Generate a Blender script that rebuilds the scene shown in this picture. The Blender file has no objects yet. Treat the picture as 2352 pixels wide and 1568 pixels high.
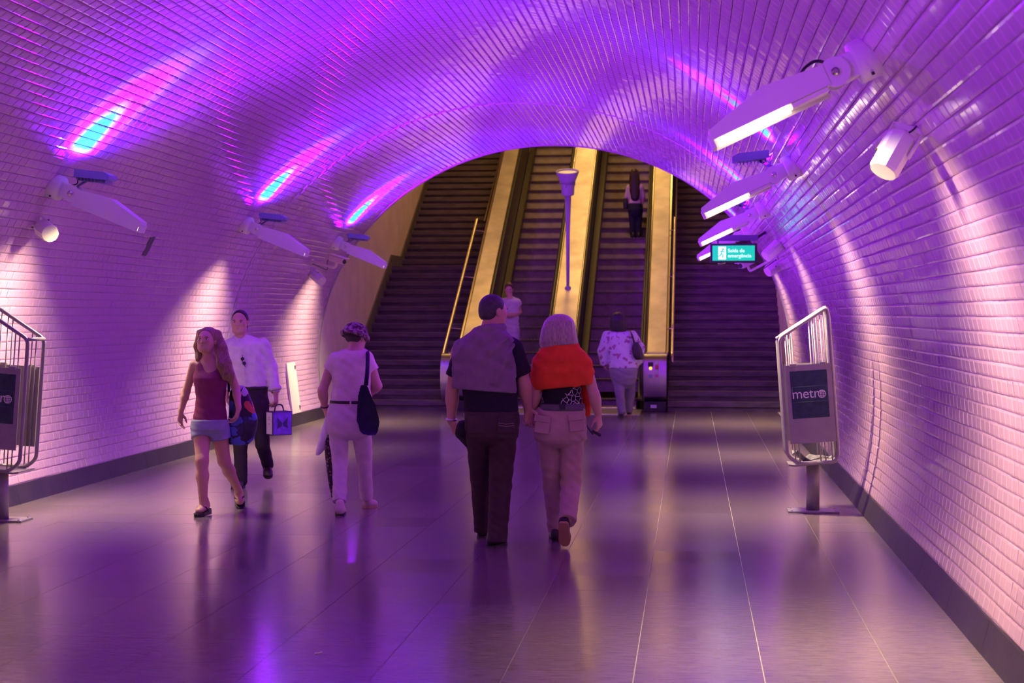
import bpy, bmesh, math, random
import numpy as np
from mathutils import Vector, Matrix, Quaternion

random.seed(7)
rng = np.random.default_rng(11)
scene = bpy.context.scene
COL = scene.collection

# ------------------------------------------------------------------ camera
FPX, CX, CY, CAM_H = 3950.0, 1176.0, 784.0, 1.65
YAW, PITCH = math.radians(5.954), math.radians(0.928)
_f = np.array([-math.sin(YAW) * math.cos(PITCH), math.cos(YAW) * math.cos(PITCH), -math.sin(PITCH)])
_r = np.array([math.cos(YAW), math.sin(YAW), 0.0])
_u = np.cross(_r, _f)
cam_data = bpy.data.cameras.new('camera')
cam_data.sensor_width = 36.0
cam_data.lens = FPX / 2352.0 * 36.0
cam_data.clip_end = 200
cam_data.dof.use_dof = True
cam_data.dof.focus_distance = 12.6
cam_data.dof.aperture_fstop = 4.0
cam = bpy.data.objects.new('camera', cam_data)
COL.objects.link(cam)
cam.location = (0, 0, CAM_H)
cam.rotation_euler = (math.radians(90) - PITCH, 0, YAW)
scene.camera = cam


def ray(x, y):
    return _f + _r * (x - CX) / FPX - _u * (y - CY) / FPX


def at(x, y, Y):
    """world point seen at photo pixel (x, y) at distance Y down the tunnel"""
    d = ray(x, y)
    p = np.array([0, 0, CAM_H]) + d * (Y / d[1])
    return Vector(p)


def proj(P):
    v = np.asarray(P) - np.array([0, 0, CAM_H])
    d = v @ _f
    return CX + FPX * (v @ _r) / d, CY - FPX * (v @ _u) / d, d


# ------------------------------------------------------------------ world, view
world = bpy.data.worlds.new('world')
scene.world = world
world.use_nodes = True
world.node_tree.nodes['Background'].inputs[0].default_value = (0.004, 0.002, 0.008, 1)
world.node_tree.nodes['Background'].inputs[1].default_value = 1.0
scene.view_settings.view_transform = 'Standard'
scene.view_settings.look = 'None'
scene.view_settings.gamma = 1.0
scene.view_settings.use_curve_mapping = False
scene.view_settings.exposure = 0.0
scene.cycles.max_bounces = 7
scene.cycles.diffuse_bounces = 4
scene.cycles.glossy_bounces = 3
scene.cycles.sample_clamp_indirect = 6.0
scene.cycles.use_denoising = True

# levels of the lamps of the place (tubes, blue floods, stair hall lamps)
TUBE_POWER = 66.0
TUBE_COLOR = (1.0, 0.84, 0.42)
FLOOD_LEVEL = 1.0
HALL_POWER = 66.0
HALL_COLOR = (1.0, 0.56, 0.14)


# ------------------------------------------------------------------ small helpers
def tag(o, label=None, cat=None, group=None, kind=None):
    if label: o['label'] = label
    if cat: o['category'] = cat
    if group: o['group'] = group
    if kind: o['kind'] = kind
    return o


def empty(name, loc=(0, 0, 0), label=None, cat=None, group=None, kind=None, parent=None):
    o = bpy.data.objects.new(name, None)
    COL.objects.link(o)
    o.empty_display_size = 0.1
    o.location = loc
    if parent: o.parent = parent
    return tag(o, label, cat, group, kind)


def link_mesh(name, me, mat, parent=None, smooth=False):
    """world-space mesh; when it has a parent the parent's offset is taken out"""
    if mat is not None and not me.materials:
        me.materials.append(mat)
    o = bpy.data.objects.new(name, me)
    COL.objects.link(o)
    if parent is not None:
        o.parent = parent
        M = Matrix.Identity(4)
        p = parent
        while p is not None:
            M = p.matrix_parent_inverse @ p.matrix_basis @ M
            p = p.parent
        o.matrix_parent_inverse = M.inverted()
    if smooth:
        me.polygons.foreach_set('use_smooth', [True] * len(me.polygons))
    return o


class MB:
    """collects simple shapes into one mesh"""
    def __init__(s):
        s.v = []; s.f = []; s.sm = []

    def add(s, vs, fs, smooth=False):
        n = len(s.v)
        s.v += [tuple(v) for v in vs]
        s.f += [tuple(i + n for i in f) for f in fs]
        s.sm += [smooth] * len(fs)
        return s

    def box(s, c, size, M=None, bevel=0.0):
        bm = bmesh.new()
        bmesh.ops.create_cube(bm, size=1.0)
        for v in bm.verts:
            v.co = Vector((v.co.x * size[0], v.co.y * size[1], v.co.z * size[2]))
        if bevel > 0:
            bmesh.ops.bevel(bm, geom=list(bm.edges), offset=bevel, segments=2, affect='EDGES', profile=0.5)
        R = M.to_3x3() if M is not None else Matrix.Identity(3)
        c = Vector(c)
        bm.verts.index_update()
        s.add([R @ v.co + c for v in bm.verts], [[v.index for v in f.verts] for f in bm.faces])
        bm.free()
        return s

    def prism(s, prof, axis, length, origin=(0, 0, 0), U=None, V=None):
        """prof: 2D points in the (U,V) plane, extruded along axis, centred"""
        A = Vector(axis).normalized(); O = Vector(origin); U = Vector(U); V = Vector(V)
        n = len(prof)
        a = [O + U * p[0] + V * p[1] - A * length / 2 for p in prof]
        b = [p + A * length for p in a]
        fs = [[i, (i + 1) % n, n + (i + 1) % n, n + i] for i in range(n)]
        fs += [list(range(n))[::-1], list(range(n, 2 * n))]
        return s.add(a + b, fs)

    def tube(s, pts, r, n=10, closed=False, smooth=True, caps=True):
        pts = [Vector(p) for p in pts]
        rs = r if isinstance(r, (list, tuple)) else [r] * len(pts)
        m = len(pts)
        vs = []
        ref = None
        for i, p in enumerate(pts):
            if closed:
                t = pts[(i + 1) % m] - pts[i - 1]
            else:
                t = pts[min(i + 1, m - 1)] - pts[max(i - 1, 0)]
            t.normalize()
            if ref is None:
                ref = t.orthogonal().normalized()
            ref = (ref - t * ref.dot(t))
            if ref.length < 1e-5: ref = t.orthogonal()
            ref.normalize()
            b = t.cross(ref)
            for k in range(n):
                a = 2 * math.pi * k / n
                vs.append(p + (ref * math.cos(a) + b * math.sin(a)) * rs[i])
        fs = []
        for i in range(m if closed else m - 1):
            j = (i + 1) % m
            for k in range(n):
                l = (k + 1) % n
                fs.append([i * n + k, i * n + l, j * n + l, j * n + k])
        s.add(vs, fs, smooth)
        if not closed and caps:
            base = len(s.v) - len(vs)
            s.f += [tuple(base + k for k in range(n))[::-1], tuple(base + (m - 1) * n + k for k in range(n))]
            s.sm += [False, False]
        return s

    def lathe(s, prof, origin, axis, n=24, smooth=True):
        """prof: (radius, height) pairs around axis"""
        A = Vector(axis).normalized(); u = A.orthogonal().normalized(); w = A.cross(u); O = Vector(origin)
        vs = []
        for r, h in prof:
            for k in range(n):
                a = 2 * math.pi * k / n
                vs.append(O + A * h + (u * math.cos(a) + w * math.sin(a)) * r)
        fs = []
        for i in range(len(prof) - 1):
            for k in range(n):
                l = (k + 1) % n
                fs.append([i * n + k, i * n + l, (i + 1) * n + l, (i + 1) * n + k])
        s.add(vs, fs, smooth)
        base = len(s.v) - len(vs)
        s.f += [tuple(base + k for k in range(n))[::-1], tuple(base + (len(prof) - 1) * n + k for k in range(n))]
        s.sm += [False, False]
        return s

    def mesh(s, name):
        me = bpy.data.meshes.new(name)
        me.from_pydata(s.v, [], s.f)
        bm = bmesh.new(); bm.from_mesh(me)
        bmesh.ops.recalc_face_normals(bm, faces=bm.faces)
        bm.to_mesh(me); bm.free()
        me.polygons.foreach_set('use_smooth', s.sm)
        return me

    def build(s, name, mat, parent=None):
        return link_mesh(name, s.mesh(name), mat, parent)


def round_path(pts, r=0.05, n=5):
    """rounds the corners of a polyline"""
    pts = [Vector(p) for p in pts]
    out = [pts[0]]
    for i in range(1, len(pts) - 1):
        a, b, c = pts[i - 1], pts[i], pts[i + 1]
        d1 = (a - b); d2 = (c - b)
        q = min(r, d1.length * .45, d2.length * .45)
        p0 = b + d1.normalized() * q; p1 = b + d2.normalized() * q
        for k in range(n + 1):
            t = k / n
            out.append(p0 * (1 - t) ** 2 + b * 2 * t * (1 - t) + p1 * t * t)
    out.append(pts[-1])
    return out


# ------------------------------------------------------------------ materials
def mat(name, color=(.5, .5, .5), rough=.5, metal=0.0, spec=.5, bump=0.0, bscale=40.0, var=0.0, vscale=3.0,
        emit=None, estr=0.0, coat=0.0, stretch=None):
    m = bpy.data.materials.new(name)
    m.use_nodes = True
    nt = m.node_tree
    b = nt.nodes['Principled BSDF']
    b.inputs['Base Color'].default_value = (*color, 1)
    b.inputs['Roughness'].default_value = rough
    b.inputs['Metallic'].default_value = metal
    b.inputs['Specular IOR Level'].default_value = spec
    b.inputs['Coat Weight'].default_value = coat
    if emit:
        b.inputs['Emission Color'].default_value = (*emit, 1)
        b.inputs['Emission Strength'].default_value = estr
    tc = None
    if bump or var:
        tc = nt.nodes.new('ShaderNodeTexCoord')
        src = tc.outputs['Object']
        if stretch:
            mp = nt.nodes.new('ShaderNodeMapping')
            mp.inputs['Scale'].default_value = stretch
            nt.links.new(src, mp.inputs['Vector']); src = mp.outputs['Vector']
    if var:
        n = nt.nodes.new('ShaderNodeTexNoise'); n.inputs['Scale'].default_value = vscale
        n.inputs['Detail'].default_value = 5
        nt.links.new(src, n.inputs['Vector'])
        r = nt.nodes.new('ShaderNodeMapRange')
        r.inputs[1].default_value = .3; r.inputs[2].default_value = .7
        r.inputs[3].default_value = 1 - var; r.inputs[4].default_value = 1 + var
        nt.links.new(n.outputs['Fac'], r.inputs[0])
        mx = nt.nodes.new('ShaderNodeMix'); mx.data_type = 'RGBA'; mx.blend_type = 'MULTIPLY'
        mx.inputs[0].default_value = 1
        mx.inputs[6].default_value = (*color, 1)
        nt.links.new(r.outputs[0], mx.inputs[7])
        nt.links.new(mx.outputs[2], b.inputs['Base Color'])
    if bump:
        n2 = nt.nodes.new('ShaderNodeTexNoise'); n2.inputs['Scale'].default_value = bscale
        n2.inputs['Detail'].default_value = 3
        nt.links.new(src, n2.inputs['Vector'])
        bp = nt.nodes.new('ShaderNodeBump'); bp.inputs['Strength'].default_value = bump
        bp.inputs['Distance'].default_value = .01
        nt.links.new(n2.outputs['Fac'], bp.inputs['Height'])
        nt.links.new(bp.outputs['Normal'], b.inputs['Normal'])
    return m


def random_mix(m, amount, rough_amount=0.0):
    """small per-object difference in tone and gloss"""
    nt = m.node_tree; b = nt.nodes['Principled BSDF']
    oi = nt.nodes.new('ShaderNodeObjectInfo')
    r = nt.nodes.new('ShaderNodeMapRange'); r.inputs[3].default_value = 1 - amount; r.inputs[4].default_value = 1 + amount
    nt.links.new(oi.outputs['Random'], r.inputs[0])
    mx = nt.nodes.new('ShaderNodeMix'); mx.data_type = 'RGBA'; mx.blend_type = 'MULTIPLY'; mx.inputs[0].default_value = 1
    inp = b.inputs['Base Color']
    if inp.is_linked:
        nt.links.new(inp.links[0].from_socket, mx.inputs[6])
    else:
        mx.inputs[6].default_value = inp.default_value
    nt.links.new(r.outputs[0], mx.inputs[7])
    nt.links.new(mx.outputs[2], inp)
    if rough_amount:
        r2 = nt.nodes.new('ShaderNodeMapRange')
        base = b.inputs['Roughness'].default_value
        r2.inputs[3].default_value = base - rough_amount; r2.inputs[4].default_value = base + rough_amount
        nt.links.new(oi.outputs['Random'], r2.inputs[0])
        nt.links.new(r2.outputs[0], b.inputs['Roughness'])
    return m


M_TILE = mat('glazed_tile', (.61, .36, .57), .12, spec=.6)
M_GROUT = mat('tile_grout', (.44, .26, .42), .8, bump=.2, bscale=60)
M_BASE = mat('dark_stone_skirting', (.030, .022, .028), .45, bump=.1, bscale=30, var=.25, vscale=6)
M_FLOOR = random_mix(mat('dark_floor_stone', (.20, .145, .158), .17, spec=.6, bump=.035, bscale=26, var=.22, vscale=9, stretch=(1, 5, 1)), .03, .02)
M_FGROUT = mat('floor_joint', (.80, .70, .62), .7)
M_PLASTER = mat('hall_plaster', (.62, .50, .44), .7, bump=.1, bscale=20, var=.1, vscale=2)
M_STEP = mat('stair_stone', (.12, .09, .095), .55, bump=.2, bscale=18, var=.35, vscale=3.2, stretch=(1, 3, 4))
M_SKIRT = mat('stair_skirting', (.10, .085, .08), .5, var=.2, vscale=4)
M_DECK = mat('escalator_deck_metal', (.62, .56, .50), .42, metal=.75, bump=.05, bscale=10, var=.22, vscale=2.2)
M_STEEL = mat('brushed_steel', (.62, .60, .60), .28, metal=1.0, bump=.03, bscale=60, var=.1, vscale=5)
M_TRIM = mat('bright_trim', (.75, .66, .5), .25, metal=1.0)
M_HANDRAIL = mat('handrail_rubber', (.012, .011, .012), .45)
M_BALUST = mat('dark_balustrade_panel', (.060, .042, .035), .4, metal=.3, var=.15, vscale=3)
M_ESCSTEP = mat('escalator_step_metal', (.30, .24, .23), .5, metal=.1, var=.2, vscale=8)
M_WHITE = mat('white_enamel', (.74, .70, .70), .42, bump=.02, bscale=200)
M_DARK = mat('dark_plastic', (.02, .02, .025), .5)
M_BLUELIT_CASE = mat('bluelit_flood_case', (.16, .17, .34), .4)  # the flood's blue light on the case is put into its colour
M_TUBE = mat('lit_tube', (.9, .9, .9), .5, emit=(1.0, .80, .55), estr=5.0)
M_GREY = mat('grey_rack_enamel', (.27, .23, .26), .4, metal=.2, var=.08, vscale=12)
M_ROD = mat('grey_rod', (.32, .28, .31), .35, metal=.5)
M_POSTER = mat('rack_poster', (.012, .030, .055), .45, var=.35, vscale=22)
M_PRINT = mat('white_print', (.66, .62, .66), .5)
M_GREEN = mat('lit_green_panel', (.0, .25, .15), .5, emit=(.0, .56, .28), estr=1.05)
M_SIGNWHITE = mat('lit_white_print', (.8, .9, .9), .5, emit=(.75, 1.0, .95), estr=1.2)
# ================================================================== TUNNEL SHELL
EX, EZ, EA, EB = -2.19, 0.92, 3.74, 3.38          # elliptical vault: centre x, centre z, half width, half height
Y_BACK, Y_END = -8.0, 27.0
TH0 = -math.asin(EZ / EB)


def ell(th, off=0.0):
    """point on the vault (off > 0 goes inward) and its inward normal and upward tangent, in x/z"""
    c, s = math.cos(th), math.sin(th)
    n = Vector((-c / EA, 0, -s / EB)).normalized()
    p = Vector((EX + EA * c, 0, EZ + EB * s)) + n * off
    return p, n


# arc-length table, from the right-hand floor line over the top to the left-hand one
_ths = np.linspace(TH0, math.pi - TH0, 6001)
_px = EX + EA * np.cos(_ths); _pz = EZ + EB * np.sin(_ths)
_arc = np.concatenate([[0], np.cumsum(np.hypot(np.diff(_px), np.diff(_pz)))])
ARC = float(_arc[-1])


def th_at(s):
    return float(np.interp(s, _arc, _ths))


def s_at(th):
    return float(np.interp(th, _ths, _arc))


def wall_pt(side, z, off=0.0):
    th = math.asin((z - EZ) / EB)
    if side == 'L': th = math.pi - th
    return ell(th, off)


S_R = s_at(math.radians(47))
S_L = s_at(math.radians(133))


def shell(name, s0, s1, y0, y1):
    n = 28
    inner, outer = [], []
    for i in range(n + 1):
        th = th_at(s0 + (s1 - s0) * i / n)
        p, nn = ell(th)
        inner.append(p); outer.append(p - nn * .25)
    vs = []
    for y in (y0, y1):
        for p in inner + outer:
            vs.append((p.x, y, p.z))
    m = 2 * (n + 1)
    fs = []
    for i in range(n):
        fs.append([i, i + 1, m + i + 1, m + i])
        a = n + 1
        fs.append([a + i, m + a + i, m + a + i + 1, a + i + 1])
        for q in (0, m):
            fs.append([q + i, q + a + i, q + a + i + 1, q + i + 1])
    fs.append([0, m, m + n + 1, n + 1])
    fs.append([n, 2 * n + 1, m + 2 * n + 1, m + n])
    b = MB().add(vs, fs, False)
    return b.build(name, M_GROUT)


wall_right = tag(shell('wall_right', 0, S_R, Y_BACK, Y_END), kind='structure')
ceiling = tag(shell('ceiling', S_R, S_L, Y_BACK, Y_END), kind='structure')
wall_left = tag(shell('wall_left', S_L, ARC, Y_BACK, Y_END), kind='structure')


def quads_mesh(name, V, Q, smooth=False):
    me = bpy.data.meshes.new(name)
    V = np.ascontiguousarray(V, dtype=np.float32); Q = np.ascontiguousarray(Q, dtype=np.int32)
    me.vertices.add(len(V)); me.vertices.foreach_set('co', V.ravel())
    me.loops.add(Q.size); me.loops.foreach_set('vertex_index', Q.ravel())
    me.polygons.add(len(Q))
    me.polygons.foreach_set('loop_start', np.arange(0, Q.size, 4, dtype=np.int32))
    me.polygons.foreach_set('loop_total', np.full(len(Q), 4, dtype=np.int32))
    me.update(calc_edges=True)
    me.validate()
    me.polygons.foreach_set('use_smooth', np.full(len(me.polygons), bool(smooth)))
    return me


# one bevelled wall tile: x along the tunnel, y up the wall, z out of the wall
TW, TH_, PW, PH = .1368, .0722, .1400, .0775
def _ring(ix, iy, z):
    return [(-TW / 2 + ix, -TH_ / 2 + iy, z), (TW / 2 - ix, -TH_ / 2 + iy, z), (TW / 2 - ix, TH_ / 2 - iy, z), (-TW / 2 + ix, TH_ / 2 - iy, z)]


TILE_V = np.array(_ring(0, 0, -.001) + _ring(.0006, .0008, .0060) + _ring(.010, .011, .0082))
TILE_Q = np.array([[8, 9, 10, 11]] + [[r + k, r + (k + 1) % 4, r + 4 + (k + 1) % 4, r + 4 + k] for r in (0, 4) for k in range(4)])
tile_me = quads_mesh('wall_tile', TILE_V, TILE_Q)
tile_me.materials.append(M_TILE)

BASE_H = .165
s_start = s_at(math.asin((BASE_H - EZ) / EB)) + .004
n_rows = int((ARC - 2 * s_start) / PH)
ph = (ARC - 2 * s_start) / n_rows
JOINT_Y = 21.5
PLATE = (17.28, 2.35)
tiles = {'R': [], 'C': [], 'L': []}
for i in range(n_rows):
    s = s_start + (i + .5) * ph
    th = th_at(s)
    p0, n0 = ell(th)
    # upward tangent on either side (towards the crown)
    tv = Vector((-n0.z, 0, n0.x))
    right_half = s < ARC / 2
    if (right_half and tv.z < 0) or (not right_half and tv.z < 0): tv = -tv
    sec = 'R' if s < S_R else ('L' if s > S_L else 'C')
    y0 = {'R': 5.0, 'C': 9.0, 'L': 9.0}[sec]
    shift = (i % 2) * PW * .5 + rng.normal(0, .006)
    w1, w2, w3 = rng.uniform(0, 6.28, 3)
    for j in range(int((Y_END - y0) / PW) + 2):
        y = y0 + shift + (j + .5) * PW
        if y < y0 + PW * .5 or y > Y_END - .05 - PW * .5: continue
        if abs(y - JOINT_Y) < PW * .5 + .012: continue
        off = .0012 * math.sin(y * 2.1 + w1) + .0010 * math.sin(y * 5.3 + w2) + rng.normal(0, .0004)
        a = rng.normal(.006, .009); b = rng.normal(0, .007)
        dz = .0012 * math.sin(y * 3.1 + w3)
        nrm = (n0 - tv * a + Vector((0, 1, 0)) * b).normalized()   # the lower edge a touch prouder
        tt = (tv - nrm * tv.dot(nrm)).normalized()
        xx = tt.cross(nrm)
        P = Vector((p0.x, y, p0.z)) + n0 * off + tv * dz
        if sec == 'L' and abs(y - PLATE[0]) < .08 and abs(P.z - PLATE[1]) < .11: continue
        tiles[sec].append((P, xx, tt, nrm))

for sec, par in (('R', wall_right), ('C', ceiling), ('L', wall_left)):
    T = tiles[sec]
    size = []
    for k, (P, xx, tt, nrm) in enumerate(T):
        x, y, d = proj(P)
        if d < 1 or not (-30 < x < 2382 and -30 < y < 1598):
            size.append(0); continue
        a = [np.array(proj(P + xx * sx * TW / 2 + tt * sy * TH_ / 2)[:2]) for sx, sy in ((-1, -1), (1, -1), (1, 1), (-1, 1))]
        e1, e2 = a[2] - a[0], a[3] - a[1]
        size.append(abs(e1[0] * e2[1] - e1[1] * e2[0]) / 2)
    order = np.argsort(size)[::-1]
    single = set(int(k) for k in order[:300])
    V = []; Q = []; n = 0
    for k, (P, xx, tt, nrm) in enumerate(T):
        if k in single:
            o = bpy.data.objects.new('tile', tile_me); COL.objects.link(o)
            M = Matrix((xx, tt, nrm)).transposed().to_4x4(); M.translation = P
            o.parent = par
            o.matrix_basis = M
        else:
            R = np.array([xx, tt, nrm])
            V.append(TILE_V @ R + np.array(P)); Q.append(TILE_Q + n); n += len(TILE_V)
    me = quads_mesh('tiles', np.concatenate(V), np.concatenate(Q))
    tag(link_mesh('tile_field', me, M_TILE, par), kind='stuff')

# dark wall plate that fills the gap of three rows on the left wall
p0, n0 = wall_pt('L', PLATE[1], .004)
b = MB(); tvv = Vector((-n0.z, 0, n0.x)); tvv = tvv if tvv.z > 0 else -tvv
b.box((p0.x, PLATE[0], p0.z), (.145, .225, .012), Matrix((Vector((0, 1, 0)), tvv, n0)).transposed(), .002)
tag(b.build('wall_plate', mat('dark_plate', (.10, .085, .10), .4)), 'small dark blanking plate set into the tiles on the left wall', 'plate')

# end ring of the tiled vault
b = MB()
ring = []
N = 90
for i in range(N + 1):
    p, nn = ell(th_at(ARC * i / N))
    ring.append((p, nn))
for i in range(N):
    (p, a), (q, c) = ring[i], ring[i + 1]
    vs = []
    for y in (Y_END - .05, Y_END + .02):
        for (pp, nn) in ((p, a), (q, c)):
            for o in (-.02, .016):
                w = pp + nn * o
                vs.append((w.x, y, w.z))
    b.add(vs, [[0, 1, 3, 2], [4, 6, 7, 5], [1, 5, 7, 3], [0, 2, 6, 4]])
tag(b.build('trim_1', mat('portal_edge', (.30, .24, .26), .5)), kind='structure')
# expansion joint ring
b = MB()
for i in range(N):
    (p, a), (q, c) = ring[i], ring[i + 1]
    vs = []
    for y in (JOINT_Y - .010, JOINT_Y + .010):
        for (pp, nn) in ((p, a), (q, c)):
            for o in (-.01, .003):
                w = pp + nn * o
                vs.append((w.x, y, w.z))
    b.add(vs, [[0, 1, 3, 2], [4, 6, 7, 5], [1, 5, 7, 3], [0, 2, 6, 4]])
tag(b.build('trim_2', mat('joint_filler', (.28, .24, .26), .6)), kind='structure')

# stone skirting, slab by slab
for side, nm in (('R', 'baseboard_right'), ('L', 'baseboard_left')):
    par = empty(nm, (0, 0, 0), kind='structure')
    pr = []
    for z in (0.0, .055, .11, BASE_H):
        p, nn = wall_pt(side, z, .014); pr.append(p.x)
    sg = 1 if side == 'R' else -1
    k = 0; y = 5.0
    while y < Y_END:
        y1 = min(y + 1.17, Y_END)
        prof = [(pr[0], 0.0), (pr[1], .055), (pr[2], .11), (pr[3], BASE_H), (pr[3] + sg * .10, BASE_H), (pr[0] + sg * .10, 0)]
        MB().prism(prof, (0, 1, 0), y1 - y - .004, (0, (y + y1) / 2, 0), (1, 0, 0), (0, 0, 1)).build('skirting_slab', M_BASE, par)
        y = y1; k += 1

# ================================================================== FLOOR
FX0, FPX_, FY0, FPY = .332, .5905, 7.90, .5835
xl = wall_pt('L', 0)[0].x; xr = wall_pt('R', 0)[0].x
b = MB(); b.box(((xl + xr) / 2, 11.0, -.066), (xr - xl + .5, 38.4, .12))
floor = tag(b.build('floor', M_FGROUT), kind='structure')
GAP = .0036
cells = []
for iy in range(-8, 40):
    for ix in range(-12, 4):
        x0 = FX0 + ix * FPX_; x1 = x0 + FPX_; y0 = FY0 + iy * FPY; y1 = y0 + FPY
        x0 = max(x0, xl - .03); x1 = min(x1, xr + .03)
        y1 = min(y1, 30.2)
        if x1 - x0 < .05 or y1 - y0 < .05: continue
        cells.append((x0, x1, y0, y1))


def in_view(c):
    x, y, d = proj(((c[0] + c[1]) / 2, (c[2] + c[3]) / 2, 0))
    return -120 < x < 2470 and 700 < y < 1750


near = [c for c in cells if c[2] > 6.5 and in_view(c)]
near.sort(key=lambda c: c[2])
single = set(near[:300])
slabs = {}
rest = MB()
for c in cells:
    w, l = c[1] - c[0] - GAP, c[3] - c[2] - GAP * .35
    cx, cy = (c[0] + c[1]) / 2, (c[2] + c[3]) / 2
    if c in single:
        key = (round(w, 3), round(l, 3))
        if key not in slabs:
            bb = MB().box((0, 0, 0), (w, l, .012), None, 0)
            me = bb.mesh('floor_slab'); me.materials.append(M_FLOOR)
            slabs[key] = me
        o = bpy.data.objects.new('floor_tile', slabs[key]); COL.objects.link(o)
        o.parent = floor
        o.location = (cx, cy, -.006 + rng.normal(0, .0001))
        o.rotation_euler = (rng.normal(0, .0004), rng.normal(0, .0004), 0)
    else:
        rest.box((cx, cy, -.006), (w, l, .012))
tag(rest.build('tile_field', M_FLOOR, floor), kind='stuff')

# wall closing the passage far behind the viewpoint
b = MB(); b.box((EX, Y_BACK - .1, 2.2), (9, .2, 5.2)); tag(b.build('wall_back', M_GROUT), kind='structure')

# ================================================================== STAIR HALL
HXL, HXR = -5.95, 1.60
HY1 = 46.0
# front wall over the vault mouth (solid with the elliptical opening)
b = MB()
outer = [(HXR + .4, -.2), (HXR + .4, 9.0), (HXL - .4, 9.0), (HXL - .4, -.2)]
nseg = 60
arcp = [ell(th_at(ARC * i / nseg), -.005)[0] for i in range(nseg + 1)]
vs = []; fs = []
for p in arcp:
    dx, dz = p.x - EX, p.z - EZ
    k = min((HXR + .4 - EX) / abs(dx) if abs(dx) > 1e-6 else 99, (9.0 - EZ) / dz if dz > 1e-6 else 99)
    if dz < 0: k = (HXR + .4 - EX) / abs(dx)
    vs += [(p.x, Y_END, p.z), (EX + dx * k, Y_END, max(EZ + dz * k, -.3)), (p.x, Y_END + .2, p.z), (EX + dx * k, Y_END + .2, max(EZ + dz * k, -.3))]
for i in range(nseg):
    a = 4 * i; c = a + 4
    fs += [[a, c, c + 1, a + 1], [a + 2, a + 3, c + 3, c + 2], [a, a + 2, c + 2, c], [a + 1, c + 1, c + 3, a + 3]]
b.add(vs, fs)
tag(b.build('wall_front', M_PLASTER), kind='structure')
b = MB(); b.box((HXL - .15, (27.2 + HY1) / 2, 6.0), (.3, HY1 - 27.2, 13)); tag(b.build('wall_stair_left', M_PLASTER), kind='structure')
b = MB(); b.box((HXR + .15, (27.2 + HY1) / 2, 6.0), (.3, HY1 - 27.2, 13)); tag(b.build('wall_stair_right', M_PLASTER), kind='structure')
b = MB(); b.box(((HXL + HXR) / 2, HY1 + .1, 10), (HXR - HXL + .6, .2, 8)); tag(b.build('wall_stair_back', M_PLASTER), kind='structure')
b = MB().prism([(27.0, 8.8), (31, 8.8), (HY1, 12.4), (HY1, 12.6), (31, 9.0), (27.0, 9.0)], (1, 0, 0), HXR - HXL + .6,
               ((HXL + HXR) / 2, 0, 0), (0, 1, 0), (0, 0, 1))
tag(b.build('ceiling_stair', M_PLASTER), kind='structure')
b = MB(); b.box(((HXL + HXR) / 2, 36.5, -.30), (HXR - HXL, 19, .2)); tag(b.build('floor_stair_pit', M_SKIRT), kind='structure')

DK = dict(L=(-4.14, -3.73), C=(-2.55, -2.04), R=(-.82, -.40))
NOS = []


def staircase(x0, x1, label):
    par = empty('staircase', ((x0 + x1) / 2, 29.2, 0), label, 'stairs')
    y, z = 29.2, 0.0
    rise, run = .1625, .305
    k = 0
    while z < 7.0 and y < 45.5:
        last = (k == 15)
        d = 1.25 if last else run
        z += rise
        bb = MB()
        bb.box(((x0 + x1) / 2, y + d / 2 + .03, z - .045), (x1 - x0, d + .09, .09), None, .006)      # tread with nosing
        bb.box(((x0 + x1) / 2, y + .03 + .10, z - .09 - .13), (x1 - x0, .20, .26))                    # riser block
        bb.build('step', M_STEP, par)
        NOS.append((y, z))
        y += d; k += 1
    return par


st_l = staircase(HXL, DK['L'][0], 'wide stone staircase left of the escalators, rising to a landing')
nos_l = list(NOS); NOS.clear()
st_r = staircase(DK['R'][1], HXR, 'dark stone staircase right of the escalators beyond the exit sign')
# stepped skirting along the left hall wall
prof = [(29.0, 0)]
for (y, z) in nos_l[:16]: pass
ya, za = nos_l[0]; yb, zb = nos_l[15]
prof = [(28.7, 0.0), (28.9, .22), (ya, .42), (yb, zb + .22), (yb + 1.1, zb + .22), (nos_l[-1][0], nos_l[-1][1] + .27), (nos_l[-1][0], nos_l[-1][1] - .2), (yb + 1.25, zb - .15), (yb, zb - .2), (ya, 0)]
MB().prism(prof, (1, 0, 0), .03, (HXL + .012, 0, 0), (0, 1, 0), (0, 0, 1)).build('skirting', M_SKIRT, st_l)


# ---- escalators
SL = .577
ESC_Y0 = 30.0


def deck_z(y):
    return .98 if y < 30.3 else .98 + SL * (y - 30.3)


def sweep(path, prof, x0, name, m, par):
    """prof: (x, dz) closed outline carried along path of (y, z)"""
    n = len(prof); vs = []; fs = []
    for (y, z) in path:
        for (px, pz) in prof: vs.append((x0 + px, y, z + pz))
    for i in range(len(path) - 1):
        for k in range(n):
            l = (k + 1) % n
            fs.append([i * n + k, i * n + l, (i + 1) * n + l, (i + 1) * n + k])
    fs += [list(range(n))[::-1], [(len(path) - 1) * n + k for k in range(n)]]
    return MB().add(vs, fs).build(name, m, par)


Y_TOP = 43.0


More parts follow.
